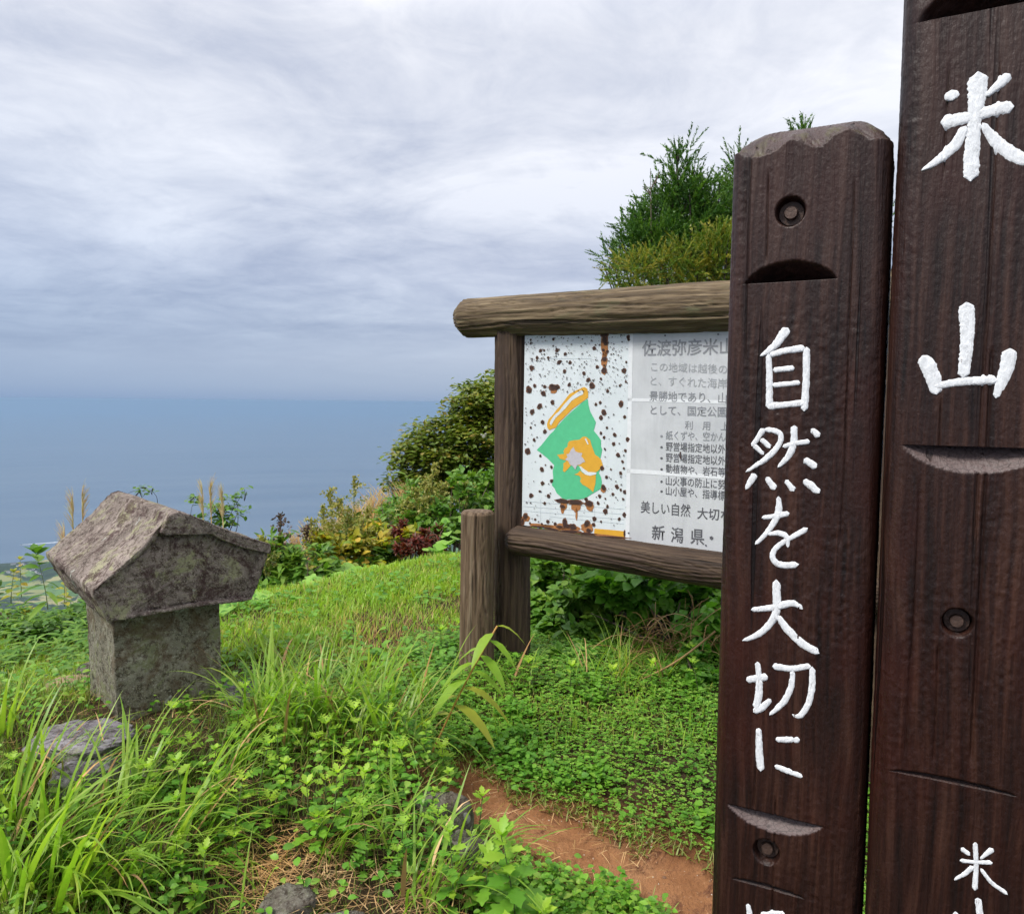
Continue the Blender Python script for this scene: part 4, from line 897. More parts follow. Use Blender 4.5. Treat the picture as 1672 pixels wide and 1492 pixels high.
# lawn
B = [blade_lo(.07, b_, 3, l_) for b_, l_ in ((.5, .15), (1.2, .35), (1.6, .6), (.7, .8))]
BF = [blade_lo(.07, b_, 3, l_) for b_, l_ in ((.5, .9), (.3, 1.2), (.8, .7), (1.0, .3))]
def lawn(name, n, xr, yr, dens, hmin, hmax, mat, label, wx=(.6, 1.3), rn=(0, 1), flat=0):
    s = Soup(); x, y = patch(n, xr, yr, dens); z = Hz(x, y)
    h = rng.uniform(hmin, hmax, len(x))*(.45+1.0*np.clip(fbm(x*2.6, y*2.6, 9., 3)*.9+.5, 0, 1))
    for i, pb in enumerate(BF if flat else B):
        k = np.arange(len(x)) % 4 == i; a = rng.uniform(0, 6.28, k.sum())
        patchy = np.clip(.5+.5*fbm(x[k]*2.2, y[k]*2.2, 3., 3), 0, .999)
        s.add(pb, zrot(a, h[k], rng.uniform(*wx, k.sum())), np.stack([x[k], y[k], z[k]-.004], -1), (rng.uniform(*rn, k.sum())*.6+patchy*.38) % 1)
    return tag(s.build(name, mat), label, 'grass', kind='stuff')
noP = lambda x, y: (pathf(x, y) < -.015)
D1_ = lambda x, y: np.where((x > -.35) & (y < 3.75), .3, 1)*np.where(noP(x, y) & ~inshrine(x, y) & (y < ridge(x)+.5), np.clip(1.15-np.exp(-(((x+.62)/.33)**2+((y-3.85)/.5)**2))*.85-.6*np.clip(fbm(x*1.6, y*1.6, 41., 3)-.1, 0, 1)-.5*strawspot(x, y), 0, 1), 0)
lawn('lawn_grass', 100000, (-3.6, .9), (2.9, 6.4), D1_, .03, .075, M_GRASS, 'short bright lawn grass of the summit clearing', (1.0, 2.0))
# clover ground cover to the right of the path
s = Soup()
dC = lambda x, y: np.where(noP(x, y) & (y < 3.95) & (x > -.55+np.clip(3-y, 0, 2)*.2), np.clip(1.0+.8*fbm(x*3.1, y*3.1, 5., 3), .25, 1)*np.clip(-pathf(x, y)*9, .08, 1)*(1-bankf(x, y)), 0)
x, y = patch(52000, (-.6, 1.7), (1.9, 4.0), dC); z = Hz(x, y)
for j in range(3):
    a = rng.uniform(0, 6.28, len(x)) if j == 0 else a+2.09
    dr = np.stack([np.cos(a), np.sin(a), rng.uniform(-.1, .45, len(x))], -1); up = np.stack([rng.uniform(-.3, .3, len(x)), rng.uniform(-.5, .1, len(x)), np.ones(len(x))], -1)
    if j == 0: hh = rng.uniform(.006, .05, len(x))*(.4+1.2*np.clip(fbm(x*4, y*4, 2., 3)*.9+.5, 0, 1)); sz = rng.uniform(.006, .0155, len(x))*(.8+.5*np.clip(fbm(x*2.5, y*2.5, 12., 2)+.3, 0, 1)); rr_ = rng.uniform(0, 1, len(x))
    s.add(LQUAD, frames(dr, up, sz, 1.3), np.stack([x, y, z+hh], -1), rr_)
tag(s.build('clover', M_CLOVER), 'low dark green clover and creeping leaves beside the red dirt path', 'ground cover', kind='stuff')
lawn('path_grass', 42000, (-.5, 1.6), (1.8, 3.9), lambda x, y: np.where((pathf(x, y) < .012) & (x > -.5+np.clip(3-y, 0, 2)*.2), np.clip(.12+.95*np.exp(-((pathf(x, y)+.05)/.075)**2)+.5*fbm(x*2, y*2, 7., 2), 0, 1)*(1-bankf(x, y)), 0), .02, .05, M_PGRASS, 'thin low sprawling grass along the edge of the dirt path', (1.2, 2.2), (0, 1), 1)
s = Soup(); x, y = patch(9000, (-.5, 1.7), (2.2, 3.95), lambda x, y: dC(x, y)*np.clip(fbm(x*5.5, y*5.5, 51., 2)*2.2-.15, 0, 1)); z = Hz(x, y)
for j in range(4):
    a = rng.uniform(0, 6.28, len(x)); dr = np.stack([np.cos(a), np.sin(a), rng.uniform(-.1, .6, len(x))], -1); up = np.stack([rng.uniform(-.3, .3, len(x)), rng.uniform(-.5, .1, len(x)), np.ones(len(x))], -1)
    s.add(LOVATE, frames(dr, up, rng.uniform(.014, .032, len(x)), 1.2), np.stack([x, y, z+rng.uniform(.02, .07, len(x))], -1), rng.uniform(0, 1, len(x)))
tag(s.build('taller_weeds', M_MUG), 'taller leafy clumps standing out of the clover', 'weeds', kind='stuff')
# bank: fine grass understorey
dB = lambda x, y: np.where((y < 3.3) & ~inshrine(x, y), np.maximum(bankf(x, y), sst((-.3-x)/.2))*(1-.93*strawspot(x, y))*(1 if True else 0), 0)
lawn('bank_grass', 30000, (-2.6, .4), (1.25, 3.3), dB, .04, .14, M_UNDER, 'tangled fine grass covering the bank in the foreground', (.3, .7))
# dry straw
s = Soup(); x, y = patch(60000, (-2.2, .5), (1.3, 3.2), lambda x, y: np.maximum(np.clip(strawspot(x, y)*1.2+.07*bankf(x, y), 0, 1)*bankf(x, y), .07*np.exp(-(pathf(x, y)/.12)**2))); z = Hz(x, y)
a = rng.uniform(0, 6.28, len(x)); dr = np.stack([np.cos(a), np.sin(a), rng.uniform(-.15, .35, len(x))], -1)
s.add(([(-.02, 0, 0), (.02, 0, 0), (.015, .5, .03), (0, 1, 0), (-.015, .5, .03)], [[0, 1, 2, 4], [4, 2, 3]]), frames(dr, np.tile([0, 0, 1.0], (len(x), 1)), rng.uniform(.03, .09, len(x))), np.stack([x, y, z+rng.uniform(.0, .03, len(x))], -1), rng.uniform(0, 1, len(x)))
tag(s.build('dry_straw', M_STRAW), 'dry brown straw and dead stems on the bare spot of the bank', 'straw', kind='stuff')
# brown worn patches in the lawn
s = Soup(); x, y = patch(30000, (-2.8, .2), (2.9, 5.4), lambda x, y: np.clip(np.exp(-(((x+.62)/.33)**2+((y-3.85)/.5)**2))*.9+.5*np.clip(fbm(x*1.6, y*1.6, 41., 3)-.15, 0, 1)+.45*np.exp(-(((x+2.3)/.4)**2+((y-3.5)/.3)**2))+.03, 0, 1)); z = Hz(x, y)
for i, pb in enumerate(B):
    k = np.arange(len(x)) % 4 == i; s.add(pb, zrot(rng.uniform(0, 6.28, k.sum()), rng.uniform(.03, .075, k.sum()), .6), np.stack([x[k], y[k], z[k]], -1), rng.uniform(0, 1, k.sum()))
tag(s.build('dead_grass', M_STRAW), 'worn straw coloured grass on the lawn by the board', 'grass', kind='stuff')
s = Soup(); x, y = patch(2600, (-.5, 1.6), (1.8, 3.0), lambda x, y: np.where(pathf(x, y) > -.03, .6, 0)); z = Hz(x, y)
ico = ([(1, 0, 0), (0, 1, 0), (-1, 0, 0), (0, -1, 0), (0, 0, .7), (.6, .6, .3), (-.6, .5, .35), (-.5, -.6, .3), (.6, -.5, .35)], [[0, 5, 4], [5, 1, 4], [1, 6, 4], [6, 2, 4], [2, 7, 4], [7, 3, 4], [3, 8, 4], [8, 0, 4], [0, 1, 5], [1, 2, 6], [2, 3, 7], [3, 0, 8]])
s.add(ico, zrot(rng.uniform(0, 6.28, len(x)), rng.uniform(.0012, .0045, len(x))*(1+(rng.uniform(size=len(x)) > .96)*1.6), rng.uniform(.7, 1.3, len(x))), np.stack([x, y, z-.021*sst(pathf(x, y)/.06+.4)], -1), rng.uniform(0, 1, len(x)))
pm, t, b = new_mat('pebbles'); at = t.node('ShaderNodeAttribute', attribute_name='rnd').outputs['Fac']; t.put(b.inputs['Base Color'], t.ramp(at, [(0, (.12, .06, .035)), (.5, (.28, .15, .08)), (.8, (.36, .26, .19)), (1, (.5, .44, .38))])); b.inputs['Roughness'].default_value = .9
tag(s.build('pebbles', pm), 'small crumbs of soil and pebbles on the red dirt path', 'gravel', kind='stuff')
# small round-leaved weeds between
def leaf_scatter(name, n, xr, yr, dens, proto, size, hh, mat, label, k=4, cat='weeds'):
    s = Soup(); x, y = patch(n, xr, yr, dens); z = Hz(x, y)
    h = rng.uniform(*hh, len(x)); r_ = rng.uniform(0, 1, len(x))
    for j in range(k):
        a = rng.uniform(0, 6.28, len(x)); dr = np.stack([np.cos(a), np.sin(a), rng.uniform(-.2, .5, len(x))], -1)
        up = np.stack([rng.uniform(-.3, .3, len(x)), rng.uniform(-.6, .0, len(x)), np.ones(len(x))], -1)
        off = np.stack([np.cos(a)*.006, np.sin(a)*.006, np.zeros(len(x))], -1)
        s.add(proto, frames(dr, up, rng.uniform(*size, len(x))), np.stack([x, y, z+h*(1-.22*j)], -1)+off, (r_+.1*j) % 1)
    return tag(s.build(name, mat), label, cat, kind='stuff')
leaf_scatter('low_weeds', 2600, (-2.5, .35), (1.3, 3.25), lambda x, y: np.where(inshrine(x, y), 0, dB(x, y)*np.clip(.35+1.0*fbm(x*3.3, y*3.3, 11., 2), .04, 1)), LBROAD, (.016, .034), (.03, .13), M_CLOVER, 'small round leaved weeds growing through the bank grass')
leaf_scatter('lawn_weeds', 1700, (-3.4, 1.0), (3.1, 5.6), lambda x, y: np.where(noP(x, y) & (y < ridge(x)) & ~inshrine(x, y), np.clip(.2+1.1*fbm(x*2.3, y*2.3, 21., 2), .0, 1), 0), LOVATE, (.025, .05), (.03, .08), M_MUG, 'leafy weeds in clumps on the lawn')
leaf_scatter('foreground_weeds', 1500, (-.1, .75), (1.75, 2.35), lambda x, y: np.where(pathf(x, y) < -.02, .9, 0), LOVATE, (.016, .032), (.02, .09), M_CLOVER, 'leafy low weeds on the near side of the dirt path')
leaf_scatter('left_weeds', 3000, (-4.0, -1.9), (3.2, 5.1), lambda x, y: np.clip((y-3.4)/1.0, .1, 1)*np.clip(.7+fbm(x*2, y*2, 31., 2), .1, 1), LLANCE, (.05, .10), (.04, .14), M_BUSH, 'mixed leafy undergrowth left of the shrine')

# long grass tufts: each blade is a part
BL = []
for i, (w_, bd, ln) in enumerate([(.030, .9, .12), (.026, 1.7, .3), (.022, 2.3, .15), (.034, .4, .35), (.024, 1.3, .5), (.018, 2.0, .7)]):
    v, f = blade(1.0, w_, bd, 9, ln); me = bpy.data.meshes.new('blade'); me.from_pydata(v, [], f); me.materials.append(M_SEDGE)
    me.polygons.foreach_set('use_smooth', [True]*len(me.polygons)); BL.append(me)
BLD = [m_.copy() for m_ in BL[1:4]]
for m_ in BLD: m_.materials.clear(); m_.materials.append(M_STRAW)
def tuft(px, py, n, Lr, label, dirn=None, spread=3.14, dead=0, base_r=.03, depth=None, wk=1.0, lift=0, tl=.0, group='long grass tufts on the bank'):
    p = G(px, py) if depth is None else P(px, py, depth)
    if p is None: return
    p = np.array([p[0], p[1], float(Hz(p[0], p[1]))+lift])
    wk = wk*1.2
    e = empty('grass_tuft', p, label, 'grass tuft', group)
    for i in range(n):
        L = random.uniform(*Lr); a = random.uniform(-spread, spread)+(dirn if dirn is not None else 0)
        me = random.choice(BLD) if i < dead else random.choice(BL)
        M = Matrix.Translation((random.gauss(0, base_r), random.gauss(0, base_r), -.01)) @ Matrix.Rotation(a, 4, 'Z') @ Matrix.Rotation(-random.uniform(0, .25+tl), 4, 'X') @ Matrix.Diagonal((L*wk*random.uniform(.55, .95), L, L*random.uniform(.8, 1.05), 1))
        child('blade', me, e, M=M)
RIGHTWARD = -math.pi/2      # blades bend towards +x
LEFTWARD = math.pi/2
for a in [
    (30, 1470, 16, (.35, .62), 'tuft of broad bright blades in the bottom left corner', RIGHTWARD, 1.2),
    (120, 1480, 16, (.35, .6), 'tuft of long blades leaning right at the bottom edge', RIGHTWARD, 1.0),
    (15, 1360, 14, (.3, .5), 'upright tuft at the left edge below the flat stone', RIGHTWARD, 1.6),
    (90, 1390, 13, (.3, .5), 'leaning tuft before the flat purple-grey stone', RIGHTWARD, 1.4),
    (205, 1330, 15, (.3, .48), 'tall tuft standing before the shrine left corner', None, 1.6),
    (285, 1400, 12, (.25, .45), 'arching tuft below the middle of the shrine', RIGHTWARD, 1.2),
    (325, 1340, 10, (.28, .42), 'tuft of wide blades before the shrine right corner', RIGHTWARD, 1.0),
    (440, 1200, 16, (.3, .5), 'tall bright tuft right of the shrine', None, 3.1),
    (500, 1190, 14, (.25, .42), 'second tall tuft right of the shrine, beside leafy weeds', None, 3.1),
    (560, 1180, 14, (.25, .4), 'tuft at the edge of the worn lawn', None, 3.1),
    (620, 1200, 12, (.22, .4), 'thin tuft above the bank edge', RIGHTWARD, 2.2),
    (680, 1180, 11, (.2, .4), 'tuft left of the leaning lily', RIGHTWARD, 1.4),
    (540, 1400, 12, (.2, .36), 'yellowish tuft bent over the straw', RIGHTWARD, .6),
    (680, 1470, 14, (.22, .4), 'dark tuft at the bottom edge by the bank rocks', RIGHTWARD, 1.8),
    (760, 1450, 12, (.25, .42), 'tuft arching over the dirt path', RIGHTWARD, 1.2),
    (640, 1370, 12, (.2, .36), 'tuft between weeds on top of the bank', None, 3.1),
    (380, 1270, 10, (.22, .36), 'tuft below the stone at the shrine right side', RIGHTWARD, 1.5),
    (420, 1480, 7, (.15, .28), 'sparse tuft at the bottom edge in dry straw', None, 3.1),
    (200, 1455, 11, (.25, .42), 'tuft behind the leafy weeds at lower left', RIGHTWARD, 1.0),
    (60, 1270, 12, (.25, .42), 'tuft at the left edge beside the flat stone', RIGHTWARD, 2.0),
    (0, 1210, 12, (.25, .42), 'pale green tuft at the far left edge', RIGHTWARD, 2.0),
    (140, 1300, 8, (.25, .38), 'few upright blades in front of the flat stones', None, 1.5),
]: tuft(a[0], a[1], int(a[2]*2.0), a[3], a[4], a[5], a[6], dead=2)
for q in [(70, 1500, .66, 'very long wide blades crossing the bottom left corner'), (0, 1460, .6, 'long wide blades entering from the left edge'), (290, 1430, .42, 'wide dark blades fanning before the shrine'), (330, 1380, .42, 'pair of long arching blades below the shrine right corner')]:
    tuft(q[0], q[1], 7, (q[2]*.75, q[2]), q[3], RIGHTWARD, .5, tl=.45, wk=1.1)
for i_, (px_, py_, wh_) in enumerate([(410, 1180, 'at the stone beside the shrine'), (455, 1165, 'right of the shrine foot'), (490, 1215, 'in the middle of the clump'), (530, 1170, 'at the back of the clump'), (575, 1215, 'at the front of the clump'), (610, 1170, 'at the back right of the clump'), (650, 1215, 'above the bank rocks'), (690, 1215, 'nearest the lily stem'), (440, 1140, 'behind the tall clump'), (700, 1160, 'on the lawn behind the lily'), (590, 1150, 'on the worn lawn edge'), (425, 1205, 'low beside the shrine stone'), (510, 1185, 'at the heart of the clump'), (550, 1195, 'right of the clump heart'), (625, 1195, 'toward the bank edge'), (475, 1150, 'rising highest at the back'), (540, 1145, 'against the worn lawn')]):
    tuft(px_, py_, 18, (.26, .44), 'tall fresh blades ' + wh_, None, 3.1, dead=1, wk=.85)
tuft(838, 1130, 12, (.2, .34), 'dark tuft at the foot of the board upright', None, 3.1, dead=2, group='grass tufts by the notice board')
tuft(795, 1120, 9, (.15, .28), 'tuft at the foot of the short stake', None, 3.1, group='grass tufts by the notice board')
tuft(960, 1115, 18, (.22, .38), 'dark wiry tuft under the notice board', None, 3.1, dead=3, wk=.55, group='grass tufts by the notice board')
tuft(1010, 1112, 60, (.25, .42), 'fine dark tuft in the shade of the shrub', None, 3.1, dead=6, wk=.35, group='grass tufts by the notice board')
tuft(1085, 1115, 26, (.2, .36), 'dry mixed tuft near the carved post', None, 3.1, dead=7, wk=.5, group='grass tufts by the notice board')
tuft(400, 1080, 10, (.2, .36), 'tuft on the lawn behind the shrine foot', None, 3.1, group='grass tufts on the lawn')
tuft(470, 1110, 14, (.25, .42), 'tall tuft where the lawn meets the bank', None, 3.1, group='grass tufts on the lawn')
tuft(640, 1120, 10, (.15, .28), 'low tuft on the worn patch', None, 3.1, group='grass tufts on the lawn')

# leafy weeds (mugwort and the like): stem plus single leaves as parts
def leaf_mesh(name, proto, mat):
    me = bpy.data.meshes.new(name); me.from_pydata([tuple(q) for q in proto[0]], [], proto[1]); me.materials.append(mat)
    me.polygons.foreach_set('use_smooth', [True]*len(me.polygons)); return me
LM = {k: leaf_mesh('leaf', pr_, mt) for k, (pr_, mt) in dict(mug=(LMUG, M_MUG), mugt=(LMUG, M_MUGTOP), oak=(LOAK, M_MUG), oakt=(LOAK, M_MUGTOP), ov=(LBROAD, M_MUG), ovt=(LBROAD, M_MUGTOP), lil=(half_strip([(.012, 0), (.075, .2), (.10, .42), (.08, .7), (.04, .9), (0, 1)], .75, .35), M_LILY), kud=(LHEART, M_KUDZU), lan=(LLANCE, M_BUSH), bov=(LOVATE, M_BUSH), yov=(LOVATE, M_YEL)).items()}
M_STEM = simple('green_stem', (.12, .16, .05), .7, 0, .3, 60)
M_STEMO = simple('orange_stem', (.42, .22, .05), .6, 0, .3, 60)
M_TWIG = simple('grey_twig', (.16, .12, .09), .85, 0, .4, 60)
def stem_mesh(h, r_, lean, mat, n=7):
    s = Soup(); t_ = np.linspace(0, 1, n); s.tube(np.stack([lean[0]*t_**1.6, lean[1]*t_**1.6, h*t_], -1), r_*(1-.6*t_), 6); o = s.build('stem', mat); me = o.data; bpy.data.objects.remove(o); return me
def M_leaf(pos, d, up, s, wx=1.0):
    m_ = frames(np.array([d]), np.array([up], float), s, wx)[0]; return Matrix([[*m_[0], pos[0]], [*m_[1], pos[1]], [*m_[2], pos[2]], [0, 0, 0, 1]])
def weed_kids(h, n, key, keyt, size, rg, lean, droop=.1):
    """(mesh key, matrix) list"""
    out = []; a = rg.uniform(0, 6.28)
    for i in range(n):
        t_ = .12+.88*(i+.5)/n; a += 2.4+rg.uniform(-.3, .3); p = (lean[0]*t_**1.6, lean[1]*t_**1.6, h*t_)
        s = size*(1.0-.45*t_)*rg.uniform(.85, 1.2); el = -droop+.9*t_**3+rg.uniform(-.1, .15)
        out.append((keyt if t_ > .72 else key, M_leaf(p, (math.cos(a), math.sin(a), el), (rg.uniform(-.2, .2), -.25, 1), s)))
    for j in range(4):
        a += 1.7; out.append((keyt, M_leaf((lean[0], lean[1], h), (math.cos(a)*.7, math.sin(a)*.7, .8), (math.cos(a)*-1, math.sin(a)*-1, .4), size*.5)))
    return out
PROT = {}
def weed(px, py, h, key, keyt, size, n, label, cat='weed', group=None, name='leafy_weed', depth=None, z=None, mat=None, seed=0):
    rg = np.random.default_rng(seed); p = G(px, py) if depth is None else P(px, py, depth)
    if p is None: return
    e = empty(name, (p[0], p[1], float(Hz(p[0], p[1])) if z is None else z), label, cat, group, rz=rg.uniform(0, 6.28))
    pk = (key, round(h*2, 1), n, seed % 4)
    if pk not in PROT:
        lean = (rg.uniform(-.2, .2)*h, rg.uniform(-.2, .2)*h); PROT[pk] = (stem_mesh(h, .0028, lean, mat or M_STEM), weed_kids(h, n, key, keyt, size, rg, lean))
    st_, kids = PROT[pk]; child('stem', st_, e)
    for k, M in kids: child('leaf', LM[k], e, M=M)
    return e
wl = [(60, 1400, 'at the lower left edge'), (20, 1440, 'in the bottom left corner'), (110, 1440, 'below the grass at lower left'), (225, 1420, 'with a bright crown left of the straw spot'), (245, 1470, 'at the bottom edge left of the straw'), (290, 1450, 'low beside the straw spot'), (330, 1490, 'at the bottom edge by the straw'), (270, 1250, 'growing at the shrine foot'), (300, 1270, 'beside the shrine foot, lower'), (350, 1290, 'below the right stone of the shrine'), (410, 1240, 'under the tall tuft'), (455, 1270, 'between grass tufts on the bank'), (420, 1330, 'above the straw spot'), (470, 1330, 'with yellowish lower leaves above the straw'), (545, 1370, 'with a pale crown at the middle of the bank'), (560, 1310, 'in the middle of the bank'), (600, 1260, 'left of the dirt path start'), (620, 1300, 'near the edge of the bank'), (505, 1380, 'on the right rim of the straw spot'), (640, 1230, 'at the top of the bank edge'), (380, 1400, 'on the left rim of the straw spot'), (170, 1480, 'at the bottom edge under long blades'), (350, 1350, 'under arching blades'), (655, 1430, 'on the bank by the rocks'), (700, 1400, 'at the foot of the bank rocks'), (130, 1350, 'below the flat purple stone'), (590, 1350, 'left of the bank rocks'), (480, 1225, 'behind the middle weeds'), (545, 1240, 'behind the grass of the bank'), (690, 1250, 'beside the start of the path'), (300, 1340, 'in the shade of wide blades'), (20, 1320, 'at the left edge under grass'), (240, 1310, 'in front of the shrine'), (160, 1410, 'beneath long blades'), (740, 1480, 'at the bottom by the path'), (600, 1420, 'in front of grey rocks')]
kinds = [('mug', 'mugt', .085, 9), ('ov', 'ovt', .042, 14), ('oak', 'oakt', .07, 10), ('mug', 'mugt', .07, 11)]
adj = ['lobed mugwort', 'round leaved weed', 'toothed leafy weed', 'lobed mugwort']
wl += [(440, 1195, 'among tall blades right of the shrine'), (520, 1200, 'rising out of the tall grass clump'), (570, 1180, 'at the back of the grass clump'), (635, 1190, 'between tall blades near the worn lawn'), (665, 1290, 'overhanging the bank edge'), (725, 1330, 'overhanging the dirt path'), (780, 1400, 'leaning onto the dirt path'), (385, 1215, 'by the small stone right of the shrine'), (720, 1270, 'at the very start of the path')]
for i, (px, py, where) in enumerate(wl):
    k, kt, sz, n = kinds[i % 4]; weed(px, py, random.uniform(.12, .21), k, kt, sz, n, f'bright green {adj[i % 4]} {where}', group='leafy weeds on the bank', seed=i)
    weed(px+random.uniform(-28, 28), py+random.uniform(6, 22), random.uniform(.06, .12), k, kt, sz*.85, n-2, f'smaller {adj[i % 4]} {where}', group='leafy weeds on the bank', seed=i+50)
weed(845, 1465, .30, 'oak', 'oakt', .11, 22, 'tall dark leafy mugwort with a bright tip rising before the dirt path', group='leafy weeds on the bank', name='tall_mugwort', seed=3, depth=1.95, z=.10)
weed(790, 1480, .22, 'oak', 'oakt', .09, 16, 'mugwort with one pale shoot left of the tallest one by the path', group='leafy weeds on the bank', name='tall_mugwort', seed=6, depth=1.98, z=.10)
weed(885, 1480, .14, 'oak', 'oakt', .10, 14, 'broad dark mugwort at the bottom edge right of the tall one', group='leafy weeds on the bank', name='tall_mugwort', seed=9, depth=1.9, z=.08)
weed(820, 1485, .12, 'oak', 'oakt', .10, 14, 'mugwort low at the bottom edge under the tall one', group='leafy weeds on the bank', name='tall_mugwort', seed=12, depth=1.85, z=.08)
for i, (px, py, wh) in enumerate([(870, 1130, 'at the foot of the board upright'), (1060, 1135, 'under the shrub by the board'), (1120, 1110, 'next to the carved post base'), (930, 1140, 'on the clover under the board'), (755, 1060, 'beside the short stake'), (720, 1060, 'left of the short stake'), (1140, 1140, 'close behind the carved post'), (990, 1150, 'on the clover in the middle')]):
    weed(px, py, random.uniform(.09, .16), *kinds[(0, 2)[i % 2]][:2], .07, 9, f'leafy green weed {wh}', group='leafy weeds by the notice board', seed=80+i)

# leaning lily with orange stem
pb_ = np.array(P(700, 1225, 2.75)); pb_[2] = float(Hz(pb_[0], pb_[1])); pt_ = P(812, 1022, 2.9)
lily = empty('leaning_lily', pb_, 'leaning lily with an orange stem and long drooping leaves before the board', 'plant')
s = Soup(); t_ = np.linspace(0, 1, 12)[:, None]; dv_ = (pt_-pb_); cpath = dv_[None]*t_+np.array([.0, 0, .02])*np.sin(t_*3.1); s.tube(cpath, .0038, 6)
o = s.build('stem', M_STEMO, lily)
for i in range(12):
    t1 = .3+.7*i/11; p = dv_*t1+np.array([0, 0, .02])*math.sin(t1*3.1); sgn = 1 if i % 2 else -1
    d = np.array([.5*sgn+random.uniform(-.2, .35), random.uniform(-.5, .2), .0]); child('leaf', LM['lil'], lily, M=M_leaf(p, d, (0, 0, 1), random.uniform(.13, .19)*(1.2-.5*t1), 1.6))

# ------------------------------------------------------------------ bushes, trees
def clump_pos(n, cen, rad, shell=.55, rg=rng):
    d = norm(rg.normal(size=(n, 3))); r_ = rg.uniform(shell, 1, n)**.6; return cen+d*r_[:, None]*rad, d
def bush(name, label, cat, clumps, nleaf, proto, size, mat, group=None, stem=True, shell=.3, wx=1.0, horiz=.5, base_z=None, stem_mat=None, part='foliage'):
    """clumps: list of (px,py,Y,rx_m,ry_m,rz_m); leaves fill each clump"""
    cs = np.array([[*P(a, b, c)] for a, b, c, *_ in clumps]); rads = np.array([q[3:6] for q in clumps])
    base_ = cs.mean(0).copy(); base_[2] = float(Hz(base_[0], base_[1])) if base_z is None else base_z
    e = empty(name, base_, label, cat, group); s = Soup(); vol = np.prod(rads, 1)**(2/3); vol = vol/vol.sum()
    for c, rd, k in zip(cs, rads, vol):
        n = int(nleaf*k); sub = max(3, n//70)          # leaf sprays inside each clump
        sc_, sd = clump_pos(sub, c, rd, .25); m_ = rng.integers(0, sub, n)
        pos = sc_[m_]+rng.normal(size=(n, 3))*rd.mean()*.17; d = norm(rng.normal(size=(n, 3))*[1, 1, horiz]+sd[m_]*.8)
        up = norm(np.array([0, -.2, 1.0])+rng.normal(size=(n, 3))*.35+sd[m_]*.3)
        s.add(proto, frames(d, up, rng.uniform(*size, n), wx), pos, np.clip(rng.uniform(0, 1)*.35+rng.uniform(0, .65, n), 0, .999))
    s.build(part, mat, e, origin=base_)
    if stem:
        s = Soup(); rt = base_+np.array([0, 0, -.05])
        for c, rd in zip(cs, rads):
            for j in range(4):
                tip = c+rng.normal(size=3)*rd*.45; mid = (rt+tip)/2+rng.normal(size=3)*rd.mean()*.25
                t_ = np.linspace(0, 1, 9)[:, None]; pth = (1-t_)**2*rt+2*t_*(1-t_)*mid+t_**2*tip; s.tube(pth, np.linspace(.012, .003, 9)*(1 if rads.mean() < .5 else 2.2), 5)
        s.build('branches', stem_mat or M_TWIG, e, origin=base_)
    return e
# midground row, left to right behind the ridge
bush('leafy_shrub', 'dark green leafy shrub just right of the shrine roof', 'shrub', [(445, 940, 5.6, .22, .2, .26), (500, 935, 5.6, .22, .2, .22), (470, 985, 5.4, .25, .2, .16), (420, 1000, 5.2, .2, .2, .14)], 4200, LLANCE, (.06, .11), M_BUSH, wx=1.6)
bush('leafy_shrub', 'yellowing leafy shrub in the middle of the slope bushes', 'shrub', [(560, 920, 6.2, .22, .2, .26), (610, 915, 6.3, .25, .2, .22), (640, 890, 6.5, .2, .2, .2), (520, 900, 6.2, .15, .2, .18)], 3000, LOVATE, (.05, .09), M_YEL)
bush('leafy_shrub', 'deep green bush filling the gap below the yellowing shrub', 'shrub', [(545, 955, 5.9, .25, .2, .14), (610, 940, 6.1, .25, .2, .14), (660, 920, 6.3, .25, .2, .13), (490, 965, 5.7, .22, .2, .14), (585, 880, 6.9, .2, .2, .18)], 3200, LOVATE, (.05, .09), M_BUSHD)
bush('leafy_shrub', 'bright green bush beside the short stake top', 'shrub', [(720, 855, 7.0, .3, .25, .2), (690, 840, 7.3, .25, .25, .2), (760, 820, 7.4, .32, .3, .22), (735, 890, 6.7, .22, .2, .16), (800, 800, 7.8, .3, .3, .25)], 4200, LOVATE, (.05, .085), M_BUSH)
bush('leafy_shrub', 'dense grass-green bush under the dark round tree', 'shrub', [(640, 855, 7.3, .22, .2, .2), (665, 825, 7.6, .22, .25, .18), (600, 900, 6.9, .2, .2, .2)], 1600, LLANCE, (.08, .13), M_BUSH)
bush('red_shrub', 'red leaved plant among green bushes left of the stake', 'shrub', [(655, 872, 6.4, .08, .1, .08), (676, 885, 6.3, .09, .1, .07), (665, 905, 6.2, .08, .1, .09), (698, 872, 6.4, .05, .1, .05)], 1000, LLANCE, (.04, .07), M_RED, wx=1.2)
bush('red_shrub', 'small reddish brown plant right of the red one', 'shrub', [(712, 868, 6.5, .10, .1, .08), (705, 898, 6.3, .08, .1, .07)], 420, LLANCE, (.05, .08), M_RED)
